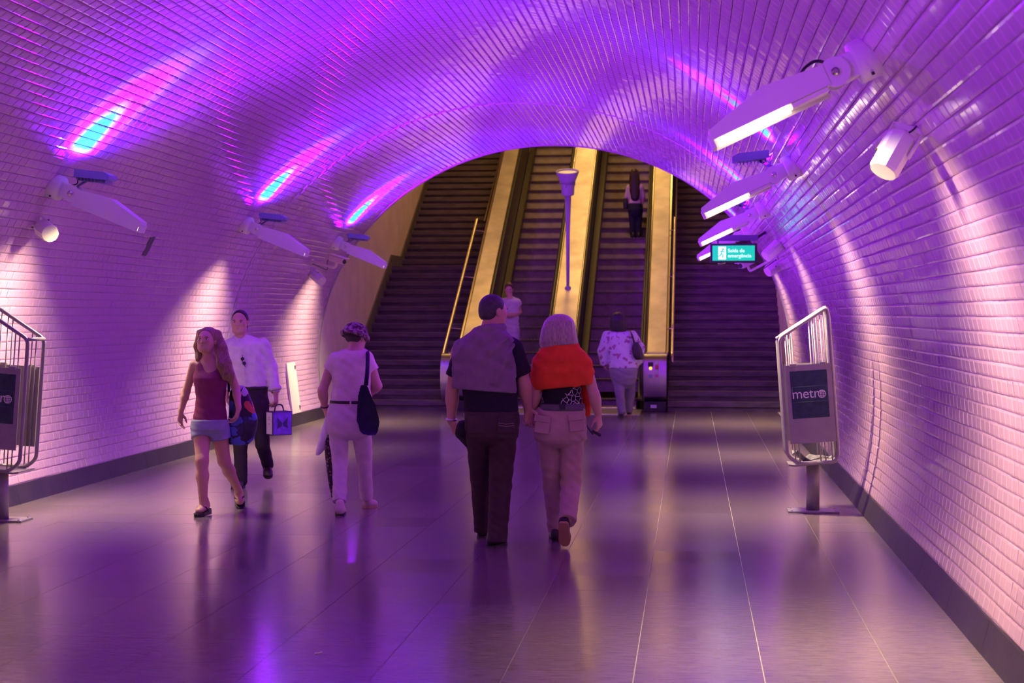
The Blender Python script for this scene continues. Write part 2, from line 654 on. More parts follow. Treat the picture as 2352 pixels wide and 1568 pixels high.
def balustrade(key, label):
    x0, x1 = DK[key]
    w = x1 - x0; xc = (x0 + x1) / 2
    par = empty('balustrade', (xc, 29.0, 0), label, 'balustrade')
    path0 = [(29.25, .955), (30.3, .955)]
    # core body, clad on both sides
    full = [(29.2, .95), (30.3, .95), (Y_TOP, deck_z(Y_TOP) - .03)]
    low = [(29.2, .0), (30.3, .0), (Y_TOP, deck_z(Y_TOP) - 1.05)]
    vs = []
    for (a, c) in zip(full, low):
        for x in (x0 + .02, x1 - .02):
            vs += [(x, a[0], a[1]), (x, c[0], c[1])]
    fs = []
    for i in range(2):
        a = i * 4; c = a + 4
        fs += [[a, c, c + 1, a + 1], [a + 2, a + 3, c + 3, c + 2], [a, a + 2, c + 2, c], [a + 1, c + 1, c + 3, a + 3]]
    fs += [[0, 1, 3, 2], [8, 10, 11, 9]]
    MB().add(vs, fs).build('side_panel', M_BALUST, par)
    # deck sheets
    edges = [29.2, 30.3, 31.9, 33.6, 35.3, 37.0, 38.7, 40.4, 42.1, Y_TOP]
    for a, c in zip(edges[:-1], edges[1:]):
        sweep([(a + .004, deck_z(a) - .02), (c - .004, deck_z(c) - .02)], [(-w / 2 + .05, 0), (w / 2 - .05, 0), (w / 2 - .05, .022), (-w / 2 + .05, .022)], xc, 'deck_panel', M_DECK, par)
    # bright edge trims
    for sx in (-1, 1):
        pth = [(29.2, .97), (30.3, .97), (Y_TOP, deck_z(Y_TOP) - .01)]
        sweep(pth, [(-.016, -.03), (.016, -.03), (.016, .018), (-.016, .018)], xc + sx * (w / 2 - .018), 'edge_trim', M_TRIM, par)
    # rounded stainless end cap: D-shaped in side view
    pr = [(29.25, .97)]
    for k in range(13):
        a = math.pi / 2 + math.pi * k / 12
        pr.append((29.16 + .17 * math.cos(a) * 1.3, .57 + .40 * math.sin(a)))
    pr += [(29.25, .17)]
    bb = MB()
    n = len(pr)
    xw = x0 + .015 - (.12 if key == 'L' else 0)           # the left cap is broader towards the stairs
    vs = [(xw, y, z) for (y, z) in pr] + [(x1 - .015, y, z) for (y, z) in pr]
    fs = [[k, k + 1, n + k + 1, n + k] for k in range(n - 1)]
    bb.add(vs, fs, True)
    bb.add(vs, [list(range(n)), list(range(n, 2 * n))[::-1], [0, n, 2 * n - 1, n - 1]], False)
    cap = bb.build('end_cap', M_STEEL, par)
    MB().box((xc, 29.16, .085), (w - .05, .3, .17), None, .01).build('kick_plate', M_DARK, par)
    if key == 'R':
        # control plate with its yellow lamp, buttons and printed notices
        MB().box((xc - .07, 28.945, .80), (.09, .012, .07), None, .003).build('control_plate', M_DARK, cap)
        MB().lathe([(.026, 0), (.026, .012), (.018, .018)], (xc - .07, 28.945, .735), (0, -1, 0), 14).build('indicator_lamp', mat('yellow_lamp', (.9, .7, .1), .4, emit=(1, .65, .05), estr=1.5), cap)
        for k in range(4):
            MB().box((xc + .035, 28.935 + .0, .83 - k * .075), (.06, .014, .05), None, .002).build('notice_sticker', mat('sticker_%d' % k, ((.75, .7, .75), (.6, .08, .1), (.75, .7, .75), (.5, .1, .25))[k], .5), cap)
        MB().box((xc - .07, 28.945, .60), (.06, .016, .06), None, .002).build('notice_sticker', mat('sticker_b', (.25, .3, .7), .5), cap)
        MB().box((xc - .02, 29.0, .09), (.10, .02, .05), None, .002).build('kick_sticker', mat('sticker_c', (.6, .55, .8), .5), par)
    return par


bal_l = balustrade('L', 'sloping metal balustrade deck beside the left staircase')
bal_c = balustrade('C', 'brightly lit metal deck between the two escalators, under the funnel lamp')
bal_r = balustrade('R', 'sloping metal balustrade deck with control plate, right of both escalators')


def escalator(x0, x1, label):
    xc = (x0 + x1) / 2; w = x1 - x0 - .26
    par = empty('escalator', (xc, 29.0, 0), label, 'escalator')
    MB().box((xc, 28.95, .006), (x1 - x0 - .02, 1.9, .012), None, .003).build('landing_plate', M_STEEL, par)
    MB().box((xc, 29.86, .014), (w, .16, .022), None, .004).build('comb_plate', M_TRIM, par)
    # one step: ribbed tread and curved riser
    bb = MB()
    prof = []
    for k in range(7):
        t = k / 6
        prof.append((.02 + .05 * math.sin(t * math.pi * .5) ** 1.5, -.231 * (1 - t)))
    prof += [(.40, 0), (.40, -.04), (.10, -.231)]
    prof[6] = (.0, 0.0)
    bb.prism(prof, (1, 0, 0), w, (0, 0, 0), (0, 1, 0), (0, 0, 1))
    for k in range(14):
        xx = -w / 2 + (k + .5) * w / 14
        bb.box((xx, .2, .004), (w / 28, .39, .008))
    me = bb.mesh('escalator_step'); me.materials.append(M_ESCSTEP)
    y = ESC_Y0
    k = 0
    while y < 42.6:
        z = max(0.0, SL * (y + .4 - ESC_Y0 - .8))
        if k == 2: z = .12
        o = bpy.data.objects.new('step', me); COL.objects.link(o)
        o.parent = par
        o.location = (0, y - 29.0, z)
        y += .40; k += 1
    # skirts
    for sx in (-1, 1):
        x = xc + sx * (w / 2 + .012)
        sweep([(29.6, .03), (30.7, .03), (Y_TOP, SL * (Y_TOP - 30.7) + .03)], [(-.008, -.3), (.008, -.3), (.008, .16), (-.008, .16)], x, 'skirt_panel', M_BALUST, par)
        # shelf between skirt and balustrade
        xo = xc + sx * ((x1 - x0) / 2 - .06)
        sweep([(29.6, .19), (30.7, .19), (Y_TOP, SL * (Y_TOP - 30.7) + .19)], [(-.065, -.03), (.065, -.03), (.065, 0), (-.065, 0)], xo, 'inner_ledge', M_BALUST, par)
        # rubber handrail, looping round the newel
        hx = xc + sx * ((x1 - x0) / 2 - .012)
        pts = [(hx, 29.45, .24)]
        for q in range(11):
            a = -math.pi / 2 - math.pi * q / 10
            pts.append((hx, 29.20 + .36 * math.cos(a), .63 + .40 * math.sin(a)))
        pts += [(hx, 30.25, 1.03), (hx, Y_TOP, deck_z(Y_TOP) + .05)]
        MB().tube(round_path(pts, .12), .034, 10).build('handrail', M_HANDRAIL, par)
    return par


esc_l = escalator(DK['L'][1], DK['C'][0], 'left escalator with dark balustrade panels, woman in white riding down')
esc_r = escalator(DK['C'][1], DK['R'][0], 'right escalator carrying a woman with long dark hair up')
# stair handrails fixed beside the decks
for x, y0, lab, par in ((DK['L'][0] - .17, 29.7, 'l', st_l), (DK['R'][1] + .07, 29.9, 'r', st_r)):
    zz = lambda y: .95 + .533 * (y - 29.6)
    pts = [(x, y0 - .12, .80), (x, y0, .94), (x, 34.5, zz(34.5)), (x, 35.8, zz(34.5)), (x, 41.0, zz(34.5) + .533 * 5.2)]
    MB().tube(round_path(pts, .05), .026, 10).build('handrail', M_TRIM, par)
    for yy in (30.6, 32.4, 34.2, 36.6, 38.6):
        zr = zz(min(yy, 34.5)) if yy < 35.8 else zz(34.5) + .533 * (yy - 35.8)
        dx = .20 if lab == 'l' else -.10
        MB().tube([(x, yy, zr - .02), (x, yy, zr - .09), (x + dx, yy, zr - .11)], .009, 8).build('bracket', M_TRIM, par)
# red notice on the near end of the centre deck
b = MB(); b.box((-2.42, 30.35, 1.10), (.17, .02, .20), None, .004)
tag(b.build('notice_board', mat('red_notice', (.42, .04, .07), .5)), 'small red notice standing at the foot of the centre deck', 'notice')


# ---- funnel uplighter on its post
def funnel_lamp(base, h, label):
    base = Vector(base)
    par = empty('funnel_lamp', base, label, 'lamp')
    violet = mat('painted_lamp_metal', (.42, .40, .52), .4)
    MB().lathe([(.06, -.05), (.06, .02), (.035, .05)], base, (0, 0, 1), 16).build('base_flange', violet, par)
    MB().lathe([(.030, 0), (.038, h * .6), (.062, h)], base, (0, 0, 1), 16).build('pole', violet, par)
    t = base + Vector((0, 0, h))
    ax = Vector((0, -.30, .954))                       # the head leans towards the passage
    MB().lathe([(.115, .0), (.12, .03), (.125, .18), (.14, .22), (.155, .23)], t, ax, 24).build('lamp_housing', violet, par)
    for a in (.6, 2.6, 4.4):
        e1 = Vector((1, 0, 0)); e2 = ax.cross(e1)
        q = t + ax * .19 + (e1 * math.cos(a) + e2 * math.sin(a)) * .135
        MB().box(q, (.04, .04, .07), Matrix.Rotation(a, 3, 'Z'), .006).build('clamp', violet, par)
    MB().lathe([(.13, .22), (.165, .30), (.212, .42), (.218, .44), (.212, .455), (.198, .44), (.15, .34), (.03, .32)], t, ax, 32).build('shade', violet, par)
    MB().lathe([(.02, .345), (.165, .365), (.19, .415), (.175, .425), (.02, .425)], t, ax, 24).build('diffuser', mat('funnel_diffuser', (.8, .7, .55), .4, emit=(1, .62, .25), estr=.45), par)
    return par


lamp_base = Vector((-2.31, 32.28, deck_z(32.28)))
funnel_lamp(lamp_base, 1.76, 'violet funnel-shaped uplighter on a pole standing on the centre deck')

# ---- warm ceiling lamps of the hall
def hall_lamp(x, y, z, power, label, slope=True):
    par = empty('hall_lamp', (x, y, z), label, 'lamp')
    MB().box((x, y, z + .04), (1.3, .34, .10), None, .01).build('housing', M_WHITE, par)
    MB().box((x, y, z - .018), (1.2, .26, .02), None, .004).build('diffuser', mat('hall_diffuser', (.9, .8, .6), .5, emit=(1, .7, .3), estr=3), par)
    ld = bpy.data.lights.new('hall_light', 'AREA'); ld.shape = 'RECTANGLE'; ld.size = 1.2; ld.size_y = .26
    ld.energy = power; ld.color = HALL_COLOR
    lo = bpy.data.objects.new('hall_light', ld); COL.objects.link(lo); lo.parent = par
    lo.location = (0, 0, -.05)
    return par


for k, (x, y, p) in enumerate(((-2.3, 33.4, 1.5), (-2.3, 37.0, .8), (-2.3, 40.8, 1.0), (-4.4, 34.4, .9), (-.9, 40.6, .6))):
    zc = 8.75 if y < 31 else 8.8 + (y - 31) * .24 - .15
    hall_lamp(x, y, zc - .05, HALL_POWER * p, ('warm ceiling lamp of the stair hall nearest the vault mouth', 'warm ceiling lamp halfway up the stair hall', 'warm ceiling lamp highest up over the escalators', 'warm ceiling lamp over the left staircase', 'warm ceiling lamp high up over the right escalator')[k])
# ================================================================== WALL LAMPS WITH BLUE FLOODS
R_LOC = 3.55          # radius of the vault where the floods graze it
H_FL = .12            # the flood sits this far off the tiles


def flood_nodes(ld, wall_sign):
    """a flood with colour zones in its beam: pale cyan in the middle, magenta, lilac, then deep violet outside"""
    ld.use_nodes = True
    nt = ld.node_tree
    em = nt.nodes['Emission']
    N = nt.nodes.new

    def math_(op, a, b=None, c=None):
        n = N('ShaderNodeMath'); n.operation = op
        for i, v in enumerate((a, b, c)):
            if v is None: continue
            if isinstance(v, (int, float)): n.inputs[i].default_value = v
            else: nt.links.new(v, n.inputs[i])
        return n.outputs[0]
    tc = N('ShaderNodeTexCoord'); sp = N('ShaderNodeSeparateXYZ')
    nt.links.new(tc.outputs['Normal'], sp.inputs[0])
    x, y, z = sp.outputs
    fw = math_('MAXIMUM', math_('MULTIPLY', z, -1.0), .02)              # along the wall, towards the crown
    t = math_('DIVIDE', math_('MULTIPLY', y, wall_sign), fw)             # towards the wall
    s = math_('MULTIPLY', math_('SUBTRACT', math_('SQRT', math_('ADD', math_('MULTIPLY', t, t), 2 * H_FL / R_LOC)), t), R_LOC)
    w = math_('MULTIPLY', math_('DIVIDE', x, fw), s)
    n_ = math_('MULTIPLY', t, s)
    d2 = math_('ADD', math_('ADD', math_('MULTIPLY', s, s), math_('MULTIPLY', n_, n_)), math_('MULTIPLY', w, w))
    cosd = math_('ADD', math_('MULTIPLY', math_('MULTIPLY', s, s), 1 / (2 * R_LOC)), H_FL)
    comp = math_('DIVIDE', math_('POWER', d2, 1.5), cosd)
    comp = math_('MINIMUM', comp, 34.0)
    wid = math_('ADD', math_('MULTIPLY', s, .44), .78)
    q = math_('DIVIDE', w, wid)
    g1 = math_('POWER', math_('ADD', math_('MULTIPLY', q, q), 1.0), -2.0)
    sr = math_('DIVIDE', s, 1.65)
    g2 = math_('DIVIDE', 1.0, math_('ADD', math_('MULTIPLY', sr, sr), 1.0))
    T = math_('MULTIPLY', g1, g2)
    st = N('ShaderNodeMapRange'); st.interpolation_type = 'SMOOTHSTEP'
    st.inputs[1].default_value = .05; st.inputs[2].default_value = .22
    nt.links.new(s, st.inputs[0])
    T = math_('MULTIPLY', T, st.outputs[0])
    ramp = N('ShaderNodeValToRGB')
    stops = [(0, (.17, 0, .56)), (.03, (.17, 0, .62)), (.10, (.17, 0, .82)), (.24, (.15, 0, 1.6)), (.35, (.13, .01, 1.9)), (.42, (.20, .10, 2.4)),
             (.48, (.50, .09, 2.8)), (.53, (2.2, .025, 4.0)), (.68, (2.4, .025, 4.0)), (.75, (.12, .62, 1.4)), (.79, (0, .90, 1.2)), (1, (0, .95, 1.2))]
    cr = ramp.color_ramp
    while len(cr.elements) < len(stops): cr.elements.new(.5)
    for e, (p, c) in zip(cr.elements, stops):
        e.position = p
    for e, (p, c) in zip(cr.elements, stops):
        e.color = (*[v / 4.0 for v in c], 1)
    nt.links.new(T, ramp.inputs[0])
    nt.links.new(ramp.outputs[0], em.inputs['Color'])
    s2 = math_('MULTIPLY', s, s)
    comp = math_('MULTIPLY', comp, math_('DIVIDE', math_('ADD', s2, .01), math_('ADD', math_('ADD', s2, .01), math_('DIVIDE', math_('MULTIPLY', math_('MULTIPLY', w, w), .45), math_('ADD', s2, 1.0)))))
    back = N('ShaderNodeMapRange'); back.interpolation_type = 'SMOOTHSTEP'
    back.inputs[1].default_value = -.12; back.inputs[2].default_value = .5
    nt.links.new(math_('MULTIPLY', z, -1.0), back.inputs[0])
    nt.links.new(math_('MULTIPLY', math_('MULTIPLY', comp, back.outputs[0]), 4.0 * FLOOD_LEVEL), em.inputs['Strength'])


FLOOD_E = 165.0


def wall_lamp(side, Y, label, lit=True, flood=True):
    sg = 1 if side == 'R' else -1
    P, n = wall_pt(side, 2.88 if side == 'R' else 2.73)
    P = Vector((P.x, Y, P.z))
    T = Vector((-n.z, 0, n.x)); T = T if T.z > 0 else -T             # up the wall
    drop = math.radians(25 if side == 'R' else 22)
    a = Vector((-sg * math.cos(drop), 0, -math.sin(drop)))
    u = Vector((-sg * math.sin(drop), 0, math.cos(drop)))
    ey = Vector((0, 1, 0))
    par = empty('wall_lamp', P, label, 'lamp', 'wall lamps with blue floods along the vault')
    MB().lathe([(.105, -.06), (.105, .085), (.098, .10), (.06, .10)], P, a, 28).build('wall_mount', M_WHITE, par)
    for q in (-1, 1):
        MB().box(P + a * .045 + ey * q * .075 - u * .085, (.014, .014, .014), Matrix((a, ey, u)).transposed()).build('mount_screw', M_DARK, par)
    jc = P + a * .20
    bb = MB()
    bb.box(P + a * .13, (.10, .105, .13), Matrix((a, ey, u)).transposed(), .012)
    for q in (-1, 1):
        bb.lathe([(.072, -.012), (.072, .012)], jc + ey * q * .062, ey, 24)
    bb.build('arm_joint', M_WHITE, par)
    for q in (-1, 1):
        MB().lathe([(.020, 0), (.020, .012), (.011, .012), (.011, .022)], jc + ey * q * .074, ey * q, 14).build('bolt', M_STEEL, par)
    # housing: plate box with the top corner cut towards the tip
    prof = [(.245, -.045), (.245, .055), (.54, .085), (.855, .005), (.865, -.045)]
    MB().prism(prof, ey, .165, P, a, u).build('housing', M_WHITE, par)
    # shade lip along one edge of the underside, the same edge on every lamp as it is turned round
    MB().box(P + a * .55 - u * .066 + ey * sg * .079, (.60, .007, .046), Matrix((a, ey, u)).transposed()).build('shade_lip', M_WHITE, par)
    MB().box(P + a * .355 - u * .058, (.19, .14, .026), Matrix((a, ey, u)).transposed(), .004).build('ballast_cover', M_WHITE, par)
    MB().box(P + a * .860 - u * .052, (.020, .150, .070), Matrix((a, ey, u)).transposed(), .004).build('end_cap', M_WHITE, par)
    MB().tube([P + a * .46 - u * .064, P + a * .835 - u * .064], .019, 10).build('tube', M_TUBE if lit else M_WHITE, par)
    if lit:
        ld = bpy.data.lights.new('tube_light', 'AREA'); ld.shape = 'RECTANGLE'
        ld.size = .40; ld.size_y = .06; ld.energy = TUBE_POWER; ld.color = TUBE_COLOR; ld.spread = math.radians(116)
        lo = bpy.data.objects.new('tube_light', ld); COL.objects.link(lo)
        lo.parent = par
        tl = math.radians(-2)                                            # the reflector washes the wall
        z = u * math.cos(tl) + a * math.sin(tl); x = a * math.cos(tl) - u * math.sin(tl); y = z.cross(x)
        M = Matrix((x, y, z)).transposed().to_4x4(); M.translation = a * .64 - u * .095
        lo.matrix_basis = M
    if not flood:
        cb = [jc + u * .06 + ey * .03, jc + u * .10 + a * .05 + ey * .02, jc + u * .085 + a * .12, jc + u * .05 + a * .16]
        MB().tube(round_path(cb, .04), .008, 6).build('cable', M_DARK, par)
        return par
    # blue flood on top of the joint
    fa = Vector((-sg * math.cos(math.radians(6)), 0, -math.sin(math.radians(6))))
    fu = Vector((-sg * math.sin(math.radians(6)), 0, math.cos(math.radians(6))))
    fc = jc + Vector((-sg * .19, 0, .150))
    RM = Matrix((fa, ey, fu)).transposed()
    fl = MB().prism([(-.15, -.03), (-.15, .035), (.10, .035), (.155, .012), (.155, -.02), (.14, -.03)], ey, .20, fc, fa, fu).build('flood_case', M_BLUELIT_CASE, par)
    bb = MB()
    for k in range(9):
        bb.box(fc + fa * (-.12 + k * .03) - fu * .042, (.006, .18, .026), RM)
    bb.build('cooling_fin', M_BLUELIT_CASE, fl)
    MB().tube([jc + ey * .05, jc + ey * .05 + Vector((-sg * .02, 0, .07)), fc - fu * .03 + ey * .05 - fa * .06], .011, 8).build('flood_bracket', M_BLUELIT_CASE, par)
    cb = [fc - fa * .15 + ey * .06, fc - fa * .20 + fu * .03 + ey * .06, jc + u * .09 + ey * .03, jc - a * .06 + u * .05]
    MB().tube(round_path(cb, .04), .006, 6).build('cable', M_DARK, par)
    lp = P + n * H_FL + T * (.24 if side == 'L' else .18)
    if True:
        ld = bpy.data.lights.new('flood_light', 'POINT'); ld.energy = FLOOD_E
        ld.shadow_soft_size = .03
        lo = bpy.data.objects.new('flood_light', ld); COL.objects.link(lo); lo.parent = par
        Z = -T; X = ey; Yl = Z.cross(X)
        M = Matrix((X, Yl, Z)).transposed().to_4x4(); M.translation = lp - P
        lo.matrix_basis = M
        flood_nodes(ld, 1.0 if Yl.dot(n) < 0 else -1.0)
    return par


wall_lamp('R', 8.35, 'big white wall lamp nearest on the right with bright tube', flood=False)
wall_lamp('R', 14.4, 'white wall lamp second on the right, blue flood on top')
wall_lamp('R', 20.3, 'white wall lamp third on the right, above the exit sign')
wall_lamp('R', 25.9, 'wall lamp on the right nearest the stair hall, behind the exit sign')
wall_lamp('L', 14.0, 'white wall lamp on the left nearest the picture edge, above a loudspeaker')
wall_lamp('L', 20.2, 'white wall lamp in the middle of the left row')
wall_lamp('L', 25.5, 'white wall lamp on the left at the vault mouth, above the surveillance camera')
for side, w in (('R', 'right'), ('L', 'left')):
    wall_lamp(side, 2.4, 'wall lamp on the %s behind the viewpoint' % w)
    wall_lamp(side, -3.6, 'wall lamp on the %s far behind the viewpoint' % w, flood=False)
wall_lamp('L', 8.2, 'wall lamp on the left just outside the picture', flood=False)


# ================================================================== LOUDSPEAKERS, CAMERAS, COVER
def speaker(c, axis, wall, label, r=.072, L=.20):
    c = Vector(c); ax = Vector(axis).normalized(); wall = Vector(wall)
    par = empty('loudspeaker', wall, label, 'loudspeaker', 'wall loudspeakers')
    MB().lathe([(r * .92, -L / 2), (r, -L / 2 + .012), (r, L / 2 - .01), (r * .95, L / 2)], c, ax, 8, False).build('body', M_WHITE, par)
    MB().lathe([(r * .90, L / 2 - .001), (r * .90, L / 2 + .004)], c, ax, 24).build('grille', mat('speaker_grille', (.70, .62, .56), .6, bump=.4, bscale=300), par)
    side = ax.cross((wall - c)).normalized()
    bb = MB()
    tow = (wall - c)
    for q in (-1, 1):
        a0 = c + side * q * (r + .008)
        a1 = c + side * q * (r + .008) - ax * (L / 2 + .03) + tow * .15
        M = None
        d = (a1 - a0).normalized(); nn = side; e = nn.cross(d)
        bb.box((a0 + a1) / 2, ((a1 - a0).length, .006, .028), Matrix((d, nn, e)).transposed())
    back = c - ax * (L / 2 + .03) + tow * .15
    d = side; e = tow.normalized(); k = d.cross(e)
    bb.box(back, (2 * r + .02, .006, .03), Matrix((d, e, k)).transposed())
    bb.tube([back, wall], .012, 8)
    bb.build('bracket', M_WHITE, par)
    MB().lathe([(.009, 0), (.009, .008)], c - side * (r + .011), -side, 10).build('bolt', M_DARK, par)
    pts = [c - ax * L / 2, c - ax * (L / 2 + .05) + side * .03, back + side * .05 + Vector((0, 0, .03)), wall + side * .02]
    MB().tube(round_path(pts, .04), .005, 6).build('cable', M_DARK, par)
    return par


def wp(side, Y, z, off=0.0):
    p, n = wall_pt(side, z, off)
    return Vector((p.x, Y, p.z))


a0, a1 = at(2074, 314, 8.45), at(2029, 393, 8.38)
speaker((a0 + a1) / 2, a1 - a0, wp('R', 8.55, 2.55), 'white octagonal loudspeaker nearest on the right wall', .074, .21)
a0, a1 = at(84, 516, 14.1), at(128, 543, 13.9)
speaker((a0 + a1) / 2, a1 - a0 + Vector((0, -.10, 0)), wp('L', 14.05, 2.40), 'white loudspeaker on the left wall beside the picture edge', .078, .22)
a0, a1 = at(718, 628, 25.0), at(742, 648, 24.9)
speaker((a0 + a1) / 2, a1 - a0 + Vector((0, -.05, 0)), wp('L', 25.0, 2.24), 'white loudspeaker on the left below the surveillance camera', .08, .22)
a0, a1 = at(1790, 560, 21.4), at(1758, 590, 21.3)
speaker((a0 + a1) / 2, a1 - a0, wp('R', 21.4, 2.50), 'upper white loudspeaker beside the green exit sign', .08, .24)
a0, a1 = at(1788, 608, 24.3), at(1762, 624, 24.2)
speaker((a0 + a1) / 2, a1 - a0, wp('R', 24.3, 2.34), 'lower white loudspeaker under the green exit sign', .085, .2)


def cctv(c, axis, wall, label, m=M_WHITE):
    c = Vector(c); ax = Vector(axis).normalized(); wall = Vector(wall)
    par = empty('surveillance_camera', wall, label, 'camera')
    up = Vector((0, 0, 1)); up = (up - ax * up.dot(ax)).normalized(); sd = ax.cross(up)
    R = Matrix((ax, sd, up)).transposed()
    MB().box(c, (.30, .09, .085), R, .014).build('housing', m, par)
    MB().box(c + up * .052 + ax * .02, (.36, .105, .012), R, .004).build('sun_shield', m, par)
    MB().lathe([(.034, 0), (.034, .012)], c + ax * .148, ax, 16).build('lens', M_DARK, par)
    MB().tube(round_path([c - up * .04, c - up * .13 - ax * .02, wall], .04), .018, 10).build('bracket', m, par)
    MB().lathe([(.045, 0), (.045, .02)], wall, (c - wall), 16).build('wall_foot', m, par)
    MB().tube(round_path([c - ax * .15, c - ax * .22 - up * .08, c - ax * .16 - up * .2, wall + Vector((0, 0, -.03))], .05), .006, 6).build('cable', M_DARK, par)
    return par


cctv(at(775, 596, 24.6), Vector((.75, -.55, -.22)), wp('L', 24.75, 2.42), 'cream surveillance camera on the left wall under the last wall lamp', mat('cream_camera', (.80, .72, .50), .4))
cctv(at(1716, 603, 23.6), Vector((-.6, -.7, -.3)), wp('R', 23.4, 2.42), 'small surveillance camera right under the green exit sign')

# plain cover strip let into the left wall near the hall
b = MB()
p, n = wall_pt('L', .54, .022)
pl, nl = wall_pt('L', .17, .022); ph_, nh = wall_pt('L', .92, .022)
p = (pl + ph_) / 2; n = (nl + nh).normalized()
vs = []
for y in (24.75, 25.3):
    for (q, m_) in ((pl, nl), (p, n), (ph_, nh)):
        vs.append((q.x, y, q.z))
        r_ = q - m_ * .03
        vs.append((r_.x, y, r_.z))
fs = [[0, 2, 8, 6], [2, 4, 10, 8], [1, 7, 9, 3], [3, 9, 11, 5], [0, 6, 7, 1], [4, 5, 11, 10], [0, 1, 3, 2], [2, 3, 5, 4], [6, 8, 9, 7], [8, 10, 11, 9]]
b.add(vs, fs)
cov = tag(b.build('access_cover', mat('cream_cover', (.72, .62, .58), .5)), 'plain cream access cover low on the tiled left wall', 'cover')
for k in (.1, .9):
    q = pl * (1 - k) + ph_ * k
    MB().box((q.x, 25.24, q.z), (.02, .03, .06)).build('hinge', M_DARK, cov)


# ================================================================== TEXT
def text_mesh(body, size, origin, U, V, depth=.002, align='CENTER', spacing=1.0):
    cu = bpy.data.curves.new('txt', 'FONT'); cu.body = body; cu.size = size; cu.extrude = depth
    cu.align_x = align; cu.align_y = 'CENTER'; cu.space_character = spacing
    o = bpy.data.objects.new('txt', cu); COL.objects.link(o)
    bpy.context.view_layer.update()
    me = bpy.data.meshes.new_from_object(o)
    bpy.data.objects.remove(o); bpy.data.curves.remove(cu)
    U = Vector(U).normalized(); V = Vector(V).normalized(); W = U.cross(V)
    M = Matrix((U, V, W)).transposed().to_4x4(); M.translation = Vector(origin)
    me.transform(M)
    return me


# ---- exit sign
SY = 22.6
c = at(1685, 581, SY)
par = empty('exit_sign', c, 'lit green emergency exit sign hanging by the right wall', 'sign')
W_, H_ = 106 * SY / FPX, 44 * SY / FPX
MB().box(c + Vector((0, .06, 0)), (W_, .11, H_), None, .008).build('sign_case', M_DARK, par)
fx = c + Vector((0, .0, 0))
MB().box(fx, (W_ - .06, .012, H_ - .055), None, .002).build('lit_panel', M_GREEN, par)
q = fx + Vector((-.148, -.009, 0))
pic = MB().box(q, (.10, .004, H_ - .085)).build('pictogram', M_SIGNWHITE, par)
g2 = mat('green_print', (.0, .3, .2), .5, emit=(.0, .5, .3), estr=1.0)
qq = q + Vector((0, -.004, 0))
figure = MB()
figure.lathe([(.012, 0), (.012, .003)], qq + Vector((.012, 0, .050)), (0, -1, 0), 12)
for p1, p2 in (((.005, .034), (-.012, -.005)), ((-.012, -.005), (.012, -.03)), ((.012, -.03), (.006, -.06)), ((-.012, -.005), (-.026, -.035)), ((-.026, -.035), (-.044, -.042)), ((.005, .03), (.030, .012)), ((.005, .03), (-.026, .018))):
    d = Vector((p2[0] - p1[0], 0, p2[1] - p1[1])); m_ = Vector(((p1[0] + p2[0]) / 2, 0, (p1[1] + p2[1]) / 2))
    dn = d.normalized()
    figure.box(qq + m_, (d.length + .008, .003, .012), Matrix((dn, Vector((0, 1, 0)), dn.cross(Vector((0, 1, 0))))).transposed())
figure.build('running_figure', g2, pic)
link_mesh('lettering', text_mesh('Saída de', .066, fx + Vector((-.075, -.010, .030)), (1, 0, 0), (0, 0, 1), .002, 'LEFT'), M_SIGNWHITE, par)
link_mesh('lettering', text_mesh('emergência', .066, fx + Vector((-.075, -.010, -.036)), (1, 0, 0), (0, 0, 1), .002, 'LEFT'), M_SIGNWHITE, par)
top = c + Vector((0, .06, H_ / 2))
MB().box(top + Vector((-.02, .05, .075)), (.68, .05, .075), None, .004).build('mounting_rail', mat('violet_rail', (.12, .10, .2), .4), par)
for dx in (-.2, .2):
    MB().tube([top + Vector((dx, 0, -.01)), top + Vector((dx, .05, .07))], .010, 8).build('hanger', M_DARK, par)
wq = wp('R', SY + .15, 2.72)
MB().tube([top + Vector((.30, .05, .075)), wq], .018, 8).build('wall_arm', M_DARK, par)
bb = at(1657, 603, SY + .1)
sp = empty('spot_lamp', bb, 'small lit spot lamp under the left end of the exit sign', 'lamp')
MB().lathe([(.018, -.05), (.026, .0), (.03, .05)], bb, Vector((.7, -.5, .3)), 14).build('lamp_body', M_STEEL, sp)
MB().lathe([(.024, .045), (.024, .053)], bb, Vector((.7, -.5, .3)), 14).build('lamp_glass', mat('warm_glass', (.9, .8, .5), .4, emit=(1, .75, .35), estr=2.5), sp)
MB().tube([bb, bb + Vector((0, .02, .06)), Vector((bb.x, bb.y, c.z - H_ / 2 + .01))], .007, 6).build('stem', M_DARK, sp)


